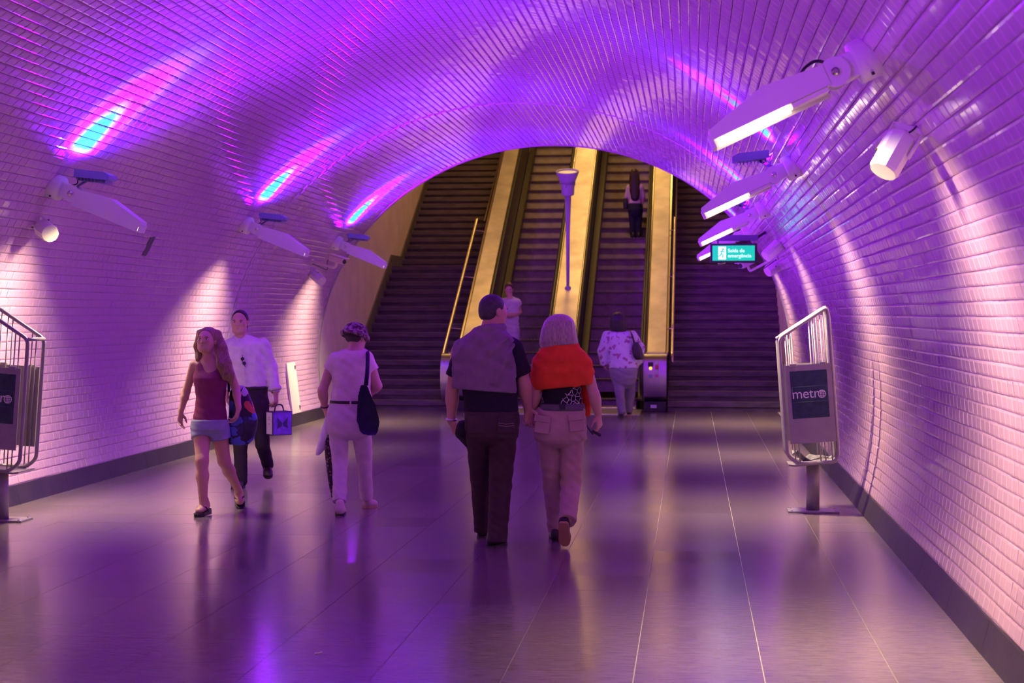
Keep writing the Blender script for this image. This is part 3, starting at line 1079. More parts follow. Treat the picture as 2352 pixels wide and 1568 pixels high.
# ================================================================== NEWSPAPER RACKS
def rack(base, sg, label):
    """sg=+1: wall on the right (high side to the right)"""
    bx, by = base
    par = empty('newspaper_rack', (bx, by, 0), label, 'newspaper rack', 'newspaper racks along the passage')
    lean = Matrix.Rotation(math.radians(-4.2 * sg), 3, 'Y')
    piv = Vector((bx, by, .42))

    def L(x, y, z):
        """rack coordinates: x towards the wall, y depth, z up from the tray"""
        return piv + lean @ Vector((sg * x, y, z))
    MB().box((bx, by, .008), (.42, .26, .016), None, .003).build('base_plate', M_GREY, par)
    bb = MB()
    for q in (-1, 1):
        for r in (-1, 1): bb.lathe([(.010, 0), (.010, .008)], (bx + q * .18, by + r * .1, .016), (0, 0, 1), 6)
    bb.build('anchor_bolt', M_STEEL, par)
    MB().lathe([(.055, .012), (.055, .415)], (bx, by, 0), (0, 0, 1), 24).build('pole', M_GREY, par)
    # two bent tube loops, one in front, one behind
    for dy in (-.17, .17):
        pts = [L(-.215, dy, .06), L(-.215, dy, 1.045), L(.175, dy, 1.265), L(.175, dy, 1.24), ]
        outl = [L(.02, dy, 0), L(-.13, dy, 0), L(-.215, dy, .075), L(-.215, dy, 1.045), L(.19, dy, 1.27), L(.20, dy, 1.20), L(.20, dy, .06), L(.17, dy, 0), L(.02, dy, 0)]
        MB().tube(round_path(outl, .045), .0155, 10).build('frame_tube', M_GREY, par)
    for z in (1.045, 1.27):
        x = -.215 if z < 1.2 else .19
        MB().tube([L(x, -.17, z), L(x, .17, z)], .0145, 10).build('cross_tube', M_GREY, par)
    for dy in (-.175, .175):
        for x in (-.15, -.115, .055, .095, .15, .175):
            zt = 1.045 + (x + .215) / .405 * .225
            MB().tube([L(x, dy, .0), L(x, dy, zt)], .0058, 6).build('rod', M_ROD, par)
    MB().prism([(-.21, -.012), (-.16, -.022), (.17, -.012), (.2, .0), (.2, .012), (.17, .0), (-.16, -.008), (-.21, .002)], Vector((0, 1, 0)), .34, piv, lean @ Vector((sg, 0, 0)), lean @ Vector((0, 0, 1))).build('tray', M_GREY, par)
    # panels front and back, hung on hooks
    for dy in (-.195, .195):
        pn = MB().prism([(-.185, .17), (.19, .17), (.19, .815), (-.185, .815)], Vector((0, 1, 0)), .014, L(0, dy, 0), lean @ Vector((sg, 0, 0)), lean @ Vector((0, 0, 1))).build('panel', M_GREY, par)
        for x in (-.12, .12):
            MB().box(L(x, dy * 1.04, .815), (.055, .03, .03), lean, .004).build('hook', M_ROD, pn)
        if dy < 0:
            MB().prism([(-.15, .375), (.15, .375), (.15, .765), (-.15, .765)], Vector((0, 1, 0)), .003, L(0, dy - .0085, 0), lean @ Vector((1, 0, 0)), lean @ Vector((0, 0, 1))).build('poster', M_POSTER, pn)
            U = lean @ Vector((1, 0, 0)); V = lean @ Vector((0, 0, 1))
            o = L(0, dy - .0115, .575)
            link_mesh('lettering', text_mesh('metr', .115, o - U * .035, U, V, .0008, 'CENTER', .96), M_PRINT, pn)
            gc = o + U * .098 - V * .008
            g = MB()
            for rad in (.030,):
                g.tube([gc + (U * math.cos(a) + V * math.sin(a)) * rad for a in np.linspace(0, 2 * math.pi, 25)[:-1]], .0035, 6, closed=True)
            g.tube([gc + (U * math.cos(a) * .4 + V * math.sin(a)) * .030 for a in np.linspace(0, 2 * math.pi, 25)[:-1]], .0022, 6, closed=True)
            g.tube([gc - V * .03, gc + V * .03], .0022, 6)
            for hh in (-.014, 0, .014):
                ww = math.sqrt(.03 ** 2 - hh ** 2); g.tube([gc - U * ww + V * hh, gc + U * ww + V * hh], .0022, 6)
            g.build('globe_emblem', M_PRINT, pn)
            fr = MB()
            for (xa, za, xb, zb) in ((-.14, .51, .14, .51), (-.14, .635, .14, .635), (-.14, .51, -.14, .635), (.14, .51, .14, .635)):
                ca = L(0, dy - .0105, 0)
                fr.tube([ca + U * xa + V * za, ca + U * xb + V * zb], .0012, 4)
            fr.build('printed_border', mat('faint_print', (.08, .1, .14), .5), pn)
    return par


rack((1.01, 14.5), 1, 'grey newspaper rack by the right wall, its metro poster fully in view')
rack((-5.47, 13.2), -1, 'grey newspaper rack cut off by the left picture edge')
# a crumpled paper left in the right-hand tray
b = MB()
o = Vector((.98, 14.45, .445))
vs = []
for i in range(7):
    for j in range(4):
        vs.append(o + Vector((-.15 + i * .05, -.10 + j * .06, .012 + .03 * math.sin(i * 1.3 + j) * (1 if i < 4 else .3) + .014 * random.random() + (.03 if i < 2 else 0))))
nv = len(vs)
fs = []
for i in range(6):
    for j in range(3):
        fs.append([i * 4 + j, i * 4 + j + 1, (i + 1) * 4 + j + 1, (i + 1) * 4 + j])
vs2 = [v - Vector((0, 0, .008)) for v in vs]
b.add(vs + vs2, fs + [[q + nv for q in f[::-1]] for f in fs] + [[i * 4, (i + 1) * 4, (i + 1) * 4 + nv, i * 4 + nv] for i in range(6)])
tag(b.build('newspaper', mat('dark_newsprint', (.16, .14, .17), .8, var=.4, vscale=30)), 'crumpled newspaper lying in the tray of the right rack', 'newspaper')
# white scrap of paper on the floor
p = Vector(at(730, 1502, 8.2)); d = ray(730, 1502); tt = -CAM_H / d[2]
p = Vector((d[0] * tt, d[1] * tt, 0.0))
b = MB().tube([p + Vector((-.010, -.03, .003)), p + Vector((-.012, -.01, .006)), p + Vector((.004, .012, .004)), p + Vector((.012, .035, .003))], .003, 6)
tag(b.build('paper_scrap', mat('white_scrap', (.85, .85, .85), .6)), 'tiny curled white paper scrap on the floor in front', 'litter')
# ================================================================== SCULPTING TOOLS FOR PEOPLE
def V3(p): return np.array(p, dtype=np.float64)


def unit(v):
    v = V3(v); return v / (np.linalg.norm(v) + 1e-12)


class Vol:
    """a distance field on a grid, shaped with soft unions and turned into one continuous skin"""
    def __init__(s, lo, hi, h):
        s.h = h; s.lo = V3(lo)
        n = np.ceil((V3(hi) - s.lo) / h).astype(int) + 1
        s.ax = [s.lo[i] + h * np.arange(n[i]) for i in range(3)]
        s.F = np.full(tuple(n), 1.0, dtype=np.float32)

    def _sub(s, lo, hi):
        sl = []
        for i in range(3):
            a = int(max(0, math.floor((lo[i] - s.lo[i]) / s.h)))
            b = int(min(s.F.shape[i], math.ceil((hi[i] - s.lo[i]) / s.h) + 1))
            if b <= a: return None
            sl.append(slice(a, b))
        return tuple(sl)

    def _grid(s, sl):
        return (s.ax[0][sl[0]][:, None, None], s.ax[1][sl[1]][None, :, None], s.ax[2][sl[2]][None, None, :])

    def _mix(s, sl, d, k, sub=False):
        A = s.F[sl]
        if sub:
            d = -d
            if k <= 0: s.F[sl] = np.maximum(A, d); return
            h = np.maximum(k - np.abs(A - d), 0) / k
            s.F[sl] = np.maximum(A, d) + h * h * k * .25
        else:
            if k <= 0: s.F[sl] = np.minimum(A, d); return
            h = np.maximum(k - np.abs(A - d), 0) / k
            s.F[sl] = np.minimum(A, d) - h * h * k * .25

    def cap(s, a, b, ra, rb, k=.02, flat=None, sub=False, square=False):
        a, b = V3(a), V3(b)
        m = max(ra, rb) + k + 3 * s.h
        sl = s._sub(np.minimum(a, b) - m, np.maximum(a, b) + m)
        if sl is None: return s
        X, Y, Z = s._grid(sl)
        ab = b - a; L = ab @ ab + 1e-12
        px, py, pz = X - a[0], Y - a[1], Z - a[2]
        t = np.clip((px * ab[0] + py * ab[1] + pz * ab[2]) / L, 0, 1)
        qx, qy, qz = px - t * ab[0], py - t * ab[1], pz - t * ab[2]
        d2 = qx * qx + qy * qy + qz * qz
        if flat is not None:
            n, f = unit(flat[0]), flat[1]
            dn = qx * n[0] + qy * n[1] + qz * n[2]
            d2 = d2 + dn * dn * (1 / (f * f) - 1)
        d = np.sqrt(d2) - (ra + (rb - ra) * t)
        if square:
            e = ab / math.sqrt(L)
            d = np.maximum(d, (X - b[0]) * e[0] + (Y - b[1]) * e[1] + (Z - b[2]) * e[2])
        s._mix(sl, d.astype(np.float32), k, sub)
        return s

    def chain(s, pts, rs, k=.02, flat=None):
        for i in range(len(pts) - 1): s.cap(pts[i], pts[i + 1], rs[i], rs[i + 1], k, flat)
        return s

    def ell(s, c, r, R=None, k=.02, sub=False):
        c = V3(c); r = V3(r)
        m = r.max() + k + 3 * s.h
        sl = s._sub(c - m, c + m)
        if sl is None: return s
        X, Y, Z = s._grid(sl)
        p = (X - c[0], Y - c[1], Z - c[2])
        R = np.eye(3) if R is None else np.asarray(R)
        q = [(p[0] * R[i][0] + p[1] * R[i][1] + p[2] * R[i][2]) / r[i] for i in range(3)]
        n = np.sqrt(q[0] ** 2 + q[1] ** 2 + q[2] ** 2)
        d = (n - 1) * r.min()
        s._mix(sl, d.astype(np.float32), k, sub)
        return s

    def loft(s, secs, k=.02, yaw=0.0, p=2.3, grow=0.0):
        """secs: (z, cx, cy, rx, ry)"""
        secs = sorted(secs)
        A = np.array(secs)
        z0, z1 = A[0, 0], A[-1, 0]
        m = max(A[:, 3].max(), A[:, 4].max()) + grow + k + 3 * s.h
        lo = [A[:, 1].min() - m, A[:, 2].min() - m, z0 - k - 3 * s.h]; hi = [A[:, 1].max() + m, A[:, 2].max() + m, z1 + k + 3 * s.h]
        sl = s._sub(lo, hi)
        if sl is None: return s
        X, Y, Z = s._grid(sl)
        z = Z.ravel()
        it = [np.interp(z, A[:, 0], A[:, i])[None, None, :] for i in range(1, 5)]
        dx = X - it[0]; dy = Y - it[1]
        c, sn = math.cos(yaw), math.sin(yaw)
        u = dx * c + dy * sn; v = -dx * sn + dy * c
        rx, ry = it[2] + grow, it[3] + grow
        n = ((np.abs(u) / rx) ** p + (np.abs(v) / ry) ** p) ** (1 / p)
        d = (n - 1) * np.minimum(rx, ry)
        d = np.maximum(d, np.maximum(z0 - Z, Z - z1))
        s._mix(sl, d.astype(np.float32), k)
        return s

    def cut(s, p, n):
        """keeps the side away from n"""
        p = V3(p); n = unit(n)
        X, Y, Z = s._grid((slice(None),) * 3)
        d = (X - p[0]) * n[0] + (Y - p[1]) * n[1] + (Z - p[2]) * n[2]
        s.F = np.maximum(s.F, d.astype(np.float32))
        return s

    def fold(s, amp, waves):
        """cloth folds: waves are (direction, wavelength, phase)"""
        X, Y, Z = s._grid((slice(None),) * 3)
        w = 0
        for (dr, wl, ph) in waves:
            dr = unit(dr) * 2 * math.pi / wl
            wob = 1.3 * np.sin(X * 11 + ph) + 1.1 * np.sin(Z * 9 + 2 * ph) + .8 * np.sin(Y * 13 + ph)
            m = .5 + .5 * np.sin(X * 19 + Z * 12 + ph * 5) * np.sin(Z * 16 - Y * 15 + ph * 3)
            w = w + m * np.sin(X * dr[0] + Y * dr[1] + Z * dr[2] + ph + 1.6 * wob)
        s.F = s.F + (amp * w / len(waves)).astype(np.float32)
        return s

    def mesh(s, name):
        F = s.F
        S = F < 0
        n = F.shape
        cnt = np.zeros((n[0] - 1, n[1] - 1, n[2] - 1), dtype=np.int8)
        for i in (0, 1):
            for j in (0, 1):
                for k in (0, 1):
                    cnt += S[i:n[0] - 1 + i, j:n[1] - 1 + j, k:n[2] - 1 + k]
        act = (cnt > 0) & (cnt < 8)
        idx = np.full(act.shape, -1, dtype=np.int32)
        I = np.argwhere(act)
        idx[act] = np.arange(len(I))
        pos = np.zeros((len(I), 3)); num = np.zeros(len(I))
        C = [(i, j, k) for i in (0, 1) for j in (0, 1) for k in (0, 1)]
        val = {c: F[I[:, 0] + c[0], I[:, 1] + c[1], I[:, 2] + c[2]].astype(np.float64) for c in C}
        for a in C:
            for ax in range(3):
                if a[ax] == 0:
                    b = list(a); b[ax] = 1; b = tuple(b)
                    fa, fb = val[a], val[b]
                    m = (fa < 0) != (fb < 0)
                    t = np.where(m, fa / np.where(m, fa - fb, 1), 0)
                    for q in range(3):
                        pos[:, q] += np.where(m, a[q] + (t if q == ax else 0), 0)
                    num += m
        pos = (I + pos / num[:, None]) * s.h + s.lo
        quads = []
        for ax in range(3):
            o1, o2 = [(1, 2), (2, 0), (0, 1)][ax]
            sa = [slice(None)] * 3; sb = [slice(None)] * 3
            sa[ax] = slice(0, n[ax] - 1); sb[ax] = slice(1, n[ax])
            A, B = S[tuple(sa)], S[tuple(sb)]
            E = np.argwhere(A != B)
            E = E[(E[:, o1] > 0) & (E[:, o2] > 0) & (E[:, o1] < n[o1] - 1) & (E[:, o2] < n[o2] - 1)]
            if not len(E): continue
            inside = A[E[:, 0], E[:, 1], E[:, 2]]
            d1 = np.zeros(3, int); d1[o1] = 1; d2 = np.zeros(3, int); d2[o2] = 1
            q = np.stack([idx[tuple((E - d1 - d2).T)], idx[tuple((E - d2).T)], idx[tuple(E.T)], idx[tuple((E - d1).T)]], 1)
            q[~inside] = q[~inside][:, ::-1]
            quads.append(q)
        Q = np.concatenate(quads)
        Q = Q[(Q >= 0).all(1)]
        # one relaxation pass evens the grid pattern out
        for _ in range(2):
            acc = np.zeros_like(pos); deg = np.zeros(len(pos))
            for a, b in ((0, 1), (1, 2), (2, 3), (3, 0)):
                for x, y in ((a, b), (b, a)):
                    np.add.at(acc, Q[:, x], pos[Q[:, y]]); np.add.at(deg, Q[:, x], 1)
            ok = deg > 0
            pos[ok] = pos[ok] * .45 + .55 * acc[ok] / deg[ok][:, None]
        return quads_mesh(name, pos, Q, True)


def blob(name, m, parent, lo, hi, h, fn):
    v = Vol(lo, hi, h); fn(v)
    return link_mesh(name, v.mesh(name), m, parent)


def bounds(pts, pad):
    A = np.array([list(p) for p in pts]); return A.min(0) - pad, A.max(0) + pad


def hand(v, w, fd, pn, thumb, curl=.5, sc=1.0, spread=1.0, r=.0088):
    """w wrist, fd finger direction, pn the way the palm faces, thumb +1/-1 side"""
    w = V3(w); fd = unit(fd); pn = V3(pn); pn = unit(pn - fd * (pn @ fd)); sd = np.cross(pn, fd) * thumb
    v.cap(w - fd * .015, w + fd * .03 * sc, .026 * sc, .026 * sc, .012, (pn, .72))
    v.cap(w + fd * .035 * sc, w + fd * .07 * sc, .030 * sc, .034 * sc, .012, (pn, .42))
    offs = (.029, .010, -.009, -.027); lens = (.040, .045, .042, .033)
    for i in range(4):
        kn = w + fd * (.088 - abs(i - 1.2) * .004) * sc + sd * offs[i] * sc
        v.cap(w + fd * .03 * sc + sd * offs[i] * .7 * sc, kn, .0115 * sc, .0105 * sc, .008)
        p = kn; ang = 0
        for j, (f, da) in enumerate(((1, .75), (.65, .85), (.5, .6))):
            ang += da * curl * (1 + .12 * i)
            d = fd * math.cos(ang) + pn * math.sin(ang) + sd * (offs[i] * 2.2 * spread * (1 - curl))
            q = p + unit(d) * lens[i] * f * sc
            v.cap(p, q, r * sc * (1 - .08 * j), r * sc * (.92 - .08 * j), .004)
            p = q
    t0 = w + fd * .022 * sc + sd * .024 * sc
    t1 = t0 + unit(fd * .6 + sd * .65 + pn * (.25 + .3 * curl)) * .040 * sc
    t2 = t1 + unit(fd * .9 + sd * .1 * (1 - curl) + pn * (.2 + .6 * curl)) * .030 * sc
    t3 = t2 + unit(fd * .9 - sd * .25 * curl + pn * (.15 + .7 * curl)) * .024 * sc
    v.chain([t0, t1, t2, t3], [.015 * sc, .0115 * sc, .0098 * sc, .008 * sc], .006)


def head(v, c, fdir, up=(0, 0, 1), sc=1.0, face=True, female=False):
    """skull, jaw, nose, ears; returns the frame (right, forward, up)"""
    c = V3(c); f = unit(fdir); u = V3(up); u = unit(u - f * (u @ f)); r = np.cross(f, u)
    R = np.array([r, f, u])
    P = lambda x, y, z: c + (r * x + f * y + u * z) * sc
    v.ell(P(0, -.012, .030), V3((.074, .094, .086)) * sc, R, .02)
    v.ell(P(0, .028, -.018), V3((.061, .060, .080)) * sc, R, .03)
    v.ell(P(0, .052, -.078), V3((.036 if female else .042, .034, .030)) * sc, R, .03)
    for q in (-1, 1):
        v.ell(P(q * .040, .030, -.058), V3((.024, .036, .034)) * sc, R, .03)      # jaw corner
        v.ell(P(q * .042, .066, -.012), V3((.022, .018, .018)) * sc, R, .02)      # cheek bone
        v.ell(P(q * .077, -.006, -.004), V3((.010, .020, .032)) * sc, R, .006)    # ear
    if face:
        for q in (-1, 1):
            v.ell(P(q * .031, .094, .012), V3((.018, .014, .011)) * sc, R, .014, sub=True)
        v.cap(P(0, .082, .020), P(0, .098, -.018), .007 * sc, .0098 * sc, .009)
        for q in (-1, 1): v.ell(P(q * .009, .092, -.022), V3((.0065, .007, .006)) * sc, R, .006)
        v.cap(P(-.032, .082, .030), P(.032, .082, .030), .010 * sc, .010 * sc, .014)
        v.cap(P(-.016, .083, -.048), P(.016, .083, -.048), .0065 * sc, .0065 * sc, .006)
        v.cap(P(-.013, .081, -.058), P(.013, .081, -.058), .0075 * sc, .0075 * sc, .006)
        v.ell(P(0, .070, -.086), V3((.018, .014, .014)) * sc, R, .014)
    return P, R


def face_parts(P, R, sc, par, skin, lipcol, browcol):
    r, f, u = R

    def orb(name, m, items):
        for (x, y, z, rx, ry, rz) in items:
            b = MB()
            n, k = 10, 7
            vs = []
            for i in range(1, k):
                for j in range(n):
                    a, t = math.pi * i / k, 2 * math.pi * j / n
                    vs.append(P(x, y, z) + sc * (r * rx * math.sin(a) * math.cos(t) + f * ry * math.sin(a) * math.sin(t) + u * rz * math.cos(a)))
            fs = [[i * n + j, i * n + (j + 1) % n, (i + 1) * n + (j + 1) % n, (i + 1) * n + j] for i in range(k - 2) for j in range(n)]
            fs += [list(range(n)), [(k - 2) * n + j for j in range(n)][::-1]]
            b.add(vs, fs, True)
            b.build(name, m, par)
    orb('eye', M_EYE, [(q * .031, .0745, .011, .0135, .0105, .0056) for q in (-1, 1)])
    orb('iris', M_IRIS, [(q * .031, .0835, .0115, .0058, .0028, .0054) for q in (-1, 1)])
    orb('eyebrow', browcol, [(q * .032, .088, .0265, .018, .006, .0034) for q in (-1, 1)])
    orb('lip', lipcol, [(0, .0835, -.048, .021, .008, .0045), (0, .0820, -.057, .018, .009, .0055)])


M_EYE = mat('eye_white', (.7, .66, .64), .3)
M_IRIS = mat('iris', (.03, .02, .015), .2)
M_LIP = mat('lips', (.42, .14, .12), .45)
M_LIP_M = mat('lips_pale', (.38, .18, .14), .5)


def skin_mat(n, c): return mat(n, c, .5, bump=.05, bscale=120)


def foot(v, heel, toe, up, r=.036, h=.05, k=.02, cutsole=True):
    """closed shoe from heel to toe, resting on the line heel-toe"""
    heel, toe, up = V3(heel), V3(toe), unit(up)
    d = toe - heel; L = np.linalg.norm(d); f = d / L; up = unit(up - f * (up @ f))
    v.cap(heel + f * .035 + up * h, heel + f * L * .35 + up * (h - .006), r, r * .98, k, (up, 1.1))
    v.cap(heel + f * L * .35 + up * h * .80, heel + f * L * .72 + up * h * .62, r * .98, r * 1.12, k, (up, .80))
    v.cap(heel + f * L * .72 + up * h * .62, toe - f * .035 + up * h * .55, r * 1.12, r * .85, k, (up, .66))
    v.cap(heel + f * .045 + up * h, heel + f * .05 + up * (h + .05), r * .95, r * .92, k)
    if cutsole: v.cut(heel, -up)


def shoe_pair(par, heel, toe, up, m, msole, r=.036, h=.05, name='shoe', h_grid=.006):
    lo, hi = bounds([heel, toe, V3(heel) + unit(up) * .16, V3(toe) + unit(up) * .1], .07)
    o = blob(name, m, par, lo, hi, h_grid, lambda v: foot(v, heel, toe, up, r, h))
    heel, toe, up = V3(heel), V3(toe), unit(up)
    d = toe - heel; L = np.linalg.norm(d); f = d / L; up = unit(up - f * (up @ f)); s = np.cross(f, up)
    b = MB(); ring = []
    for (t, w) in ((.0, .022), (.06, .033), (.25, .036), (.5, .038), (.72, .043), (.9, .034), (1.0, .014)):
        ring.append((heel + f * L * t, w * r / .036))
    top = [c + s * w for c, w in ring] + [c - s * w for c, w in ring[::-1]]
    n = len(top)
    vs = [p + up * .014 for p in top] + [p - up * .004 for p in top]
    b.add(vs, [list(range(n)), list(range(n, 2 * n))[::-1]] + [[i, (i + 1) % n, n + (i + 1) % n, n + i] for i in range(n)])
    b.build('sole', msole, o)
    return o


def leg(v, hip, knee, ankle, r=(.085, .058, .040), k=.03):
    hip, knee, ankle = V3(hip), V3(knee), V3(ankle)
    v.cap(hip, knee, r[0], r[1], k)
    mid = knee * .65 + ankle * .35
    v.cap(knee, mid, r[1] * .97, r[1] * .96, k)
    v.cap(mid, ankle, r[1] * .96, r[2], k)


def arm(v, sh, el, wr, r=(.050, .040, .027), k=.02):
    sh, el, wr = V3(sh), V3(el), V3(wr)
    v.cap(sh, el, r[0], r[1] * .95, k)
    mid = el * .7 + wr * .3
    v.cap(el, mid, r[1], r[1] * .98, k); v.cap(mid, wr, r[1] * .98, r[2], k)
# ================================================================== PEOPLE
def cloth(n, c, rough=.8, bump=.12, bscale=150, var=.10, vscale=14): return mat(n, c, rough, spec=.25, bump=bump, bscale=bscale, var=var, vscale=vscale)


def wobble(nt, tcn, vo, scale, amt):
    n = nt.nodes.new('ShaderNodeTexNoise'); n.inputs['Scale'].default_value = scale
    nt.links.new(tcn.outputs['Object'], n.inputs['Vector'])
    m = nt.nodes.new('ShaderNodeVectorMath'); m.operation = 'MULTIPLY_ADD'
    m.inputs[1].default_value = (amt * 2,) * 3
    nt.links.new(n.outputs['Color'], m.inputs[0]); nt.links.new(tcn.outputs['Object'], m.inputs[2])
    nt.links.new(m.outputs[0], vo.inputs['Vector'])


class Fig:
    """one figure; joints are given where the photo shows them, with a distance along the tunnel"""
    def __init__(s, Y, label, h=.007):
        s.Y = Y; s.h = h
        s.par = None; s.label = label

    def place(s, px, z=0.0):
        s.par = empty('person', (at(px, 900, s.Y).x, s.Y, z), s.label, 'person')
        s.z0 = z
        return s.par

    def p(s, x, y, d=0.0): return V3(at(x, y, s.Y + d))

    def g(s, x, d=0.0, z=0.0):
        q = at(x, 900, s.Y + d); return V3((q.x, q.y, z))

    def sec(s, rows, grow=0.0):
        out = []
        for r in rows:
            py, xl, xr, ry = r[:4]; d = r[4] if len(r) > 4 else 0.0
            a, b = s.p(xl, py, d), s.p(xr, py, d)
            c = (a + b) / 2
            out.append((c[2], c[0], c[1], np.linalg.norm(b - a) / 2 + grow, ry + grow))
        return out

    def vol(s, pts, pad=.16, h=None):
        lo, hi = bounds(pts, pad); return Vol(lo, hi, h or s.h)

    def add(s, name, v, m, parent=None):
        return link_mesh(name, v.mesh(name), m, parent or s.par)

    def garment(s, name, m, rows, limbs=(), grow=.012, cuts=(), fold=None, k=.03, p=2.3, h=None, pad=.2, extra=None):
        S = s.sec(rows)
        pts = [(a[1], a[2], a[0]) for a in S]
        for l in limbs: pts += [l[0], l[1]]
        v = s.vol(pts, pad, h)
        v.loft(S, k, 0, p, grow)
        for l in limbs: v.cap(l[0], l[1], l[2], l[3], k if name in ('t_shirt', 'shirt', 'blouse') else .016, None, False, len(l) > 4)
        if extra: extra(v)
        if fold: v.fold(fold[0], fold[1])
        for (c, n) in cuts: v.cut(c, n)
        return s.add(name, v, m)

    def ring(s, name, m, c, axis, r, t, flat=1.0):
        c = V3(c); a = unit(axis); u = unit(np.cross(a, (.3, .9, .2))); w = np.cross(a, u)
        pts = [c + (u * math.cos(q) + w * math.sin(q)) * r for q in np.linspace(0, 2 * math.pi, 19)[:-1]]
        return MB().tube(pts, t, 6, closed=True).build(name, m, s.par)


def short_hair(fg, P, R, m, front=.055, sides=-.03, nape=-.06, sc=1.0, name='hair'):
    c = P(0, 0, 0)
    v = fg.vol([c], .19, .006)
    v.ell(P(0, -.016, .036), V3((.080, .099, .089)) * sc, R, .01)
    v.ell(P(0, -.060, -.015), V3((.068, .046, .060)) * sc, R, .03)
    v.cut(P(0, front * .9, .05), R[1] * .95 - R[2] * .30)
    v.cut(P(0, 0, nape), -R[2])
    v.fold(.0022, [((1, .3, .2), .018, 0), ((.2, 1, .5), .023, 1)])
    return fg.add(name, v, m)


SK1 = skin_mat('skin_tan', (.52, .29, .20))
SK2 = skin_mat('skin_light', (.60, .36, .27))
SK3 = skin_mat('skin_warm', (.56, .32, .22))
LEATHER = mat('dark_leather', (.025, .018, .016), .4)
SOLE_D = mat('dark_sole', (.02, .018, .018), .6)
SOLE_T = mat('tan_sole', (.45, .26, .13), .6)
BELT_K = mat('black_belt', (.015, .013, .013), .4)

# ------------------------------------------------------------------ man with a grey sweater over his shoulders (back view)
f = Fig(12.1, 'man in dark jeans with a grey sweater over his shoulders, holding the woman’s hand')
f.place(1130)
shA, elA, wrA = f.p(1054, 806), f.p(1039, 897, .03), f.p(1037, 966, .05)
shB, elB, wrB = f.p(1186, 806), f.p(1205, 884, .02), f.p(1212, 936, .10)
hipA, knA, anA = f.p(1100, 992), f.p(1105, 1102, .28), f.p(1108, 1212, .50)
hipB, knB, anB = f.p(1156, 992), f.p(1149, 1118, .04), f.p(1142, 1230, -.02)
TOR = [(752, 1098, 1142, .062), (768, 1078, 1166, .09), (788, 1056, 1186, .11), (815, 1054, 1186, .118), (850, 1060, 1184, .12), (890, 1066, 1185, .118), (920, 1068, 1186, .116), (947, 1070, 1187, .12), (975, 1071, 1189, .13), (1002, 1076, 1186, .125)]
v = f.vol([f.p(1134, 716), wrA, wrB, f.g(1128, -.1), f.g(1118, .8), f.p(1180, 960), f.p(1050, 1020)], .16)
P1, R1 = head(v, f.p(1134, 716, .02), (.78, .62, -.06), face=True)
v.cap(f.p(1126, 745), f.p(1122, 772), .060, .066, .03)
v.loft(f.sec(TOR), .03, 0, 2.4, -.012)
arm(v, shA, elA, wrA, (.056, .046, .031)); arm(v, shB, elB, wrB, (.056, .046, .031))
hand(v, wrA, (.32, .02, -.95), (.75, .55, .2), -1, .75, 1.05)
hand(v, wrB, (.06, .25, -.95), (.45, -.75, -.2), 1, .75, 1.05)
leg(v, hipA, knA, anA, (.072, .046, .034)); leg(v, hipB, knB, anB, (.072, .046, .034))
f.add('body', v, SK1)
short_hair(f, P1, R1, mat('grey_dark_hair', (.045, .040, .045), .6, var=.3, vscale=40))
face_parts(P1, R1, 1.0, f.par, SK1, M_LIP_M, mat('dark_brow', (.03, .025, .025), .7))
tee = cloth('navy_tee', (.016, .013, .022))
f.garment('t_shirt', tee, TOR[:-2], [(shB + V3((-.03, 0, .01)), shB + (elB - shB) * .72, .082, .070, 1), (shA + V3((.03, 0, 0)), shA + (elA - shA) * .65, .072, .066, 1)], .010,
          [(f.p(1128, 946), (0, 0, -1)), (f.p(1122, 752), (0, 0, 1))], (.0035, [((.3, .4, 1), .07, 0), ((1, .2, .6), .11, 1)]))
# draped sweater: falls from the neck over shoulders and left arm
SW = [(752, 1094, 1150, .085), (764, 1078, 1164, .11), (780, 1052, 1182, .135), (800, 1036, 1188, .150), (825, 1029, 1189, .155), (860, 1026, 1189, .155), (890, 1025, 1188, .150), (904, 1025, 1188, .150)]
swm = cloth('grey_mauve_knit', (.235, .165, .215), .95, .3, 260, .08)


def sw_extra(v):
    ring = [f.p(1122 + 31 * math.cos(a), 757 - 6 * math.cos(a + .6), -.085 * math.sin(a) * -1) for a in np.linspace(0, 2 * math.pi, 15)]
    v.chain(ring, [.026] * 15, .014)
    for rg in (((1152, 766, -.095), (1104, 782, -.135), (1050, 822, -.125)), ((1166, 776, -.115), (1128, 806, -.150), (1075, 862, -.150), (1050, 885, -.135)),
               ((1180, 792, -.110), (1160, 830, -.140), (1135, 880, -.148)), ((1090, 770, -.11), (1066, 800, -.125), (1040, 850, -.09))):
        v.chain([f.p(*q) for q in rg], [.014, .017, .013, .008][:len(rg)], .03)


hem_a, hem_b = f.p(1025, 889), f.p(1188, 902)
f.garment('draped_sweater', swm, SW, [], .004, [((hem_a + hem_b) / 2, (-.08, 0, -1)), (f.p(1188, 850), (1, 0, .03))],
          (.014, [((.9, .2, .45), .15, .4), ((-.5, .2, .8), .19, 2), ((.2, .1, 1), .12, 1)]), .02, 2.6, None, .2, sw_extra)
jeans = cloth('dark_brown_jeans', (.062, .040, .036), .75, .15, 200, .18, 9)
f.garment('jeans', jeans, TOR[-4:] + [(1012, 1088, 1174, .10), (1022, 1108, 1152, .06)], [(hipA, knA, .098, .078), (knA, anA + V3((0, 0, -.02)), .076, .062), (hipB, knB, .102, .080), (knB, anB + V3((0, 0, -.035)), .079, .071)], .012,
          [(f.p(1128, 943), (0, 0, 1)), (V3((0, 0, .035)), (0, 0, -1))], (.008, [((.2, .3, 1), .10, .5), ((.5, .1, 1), .06, 2.1), ((-.6, .2, 1), .14, 1)]))
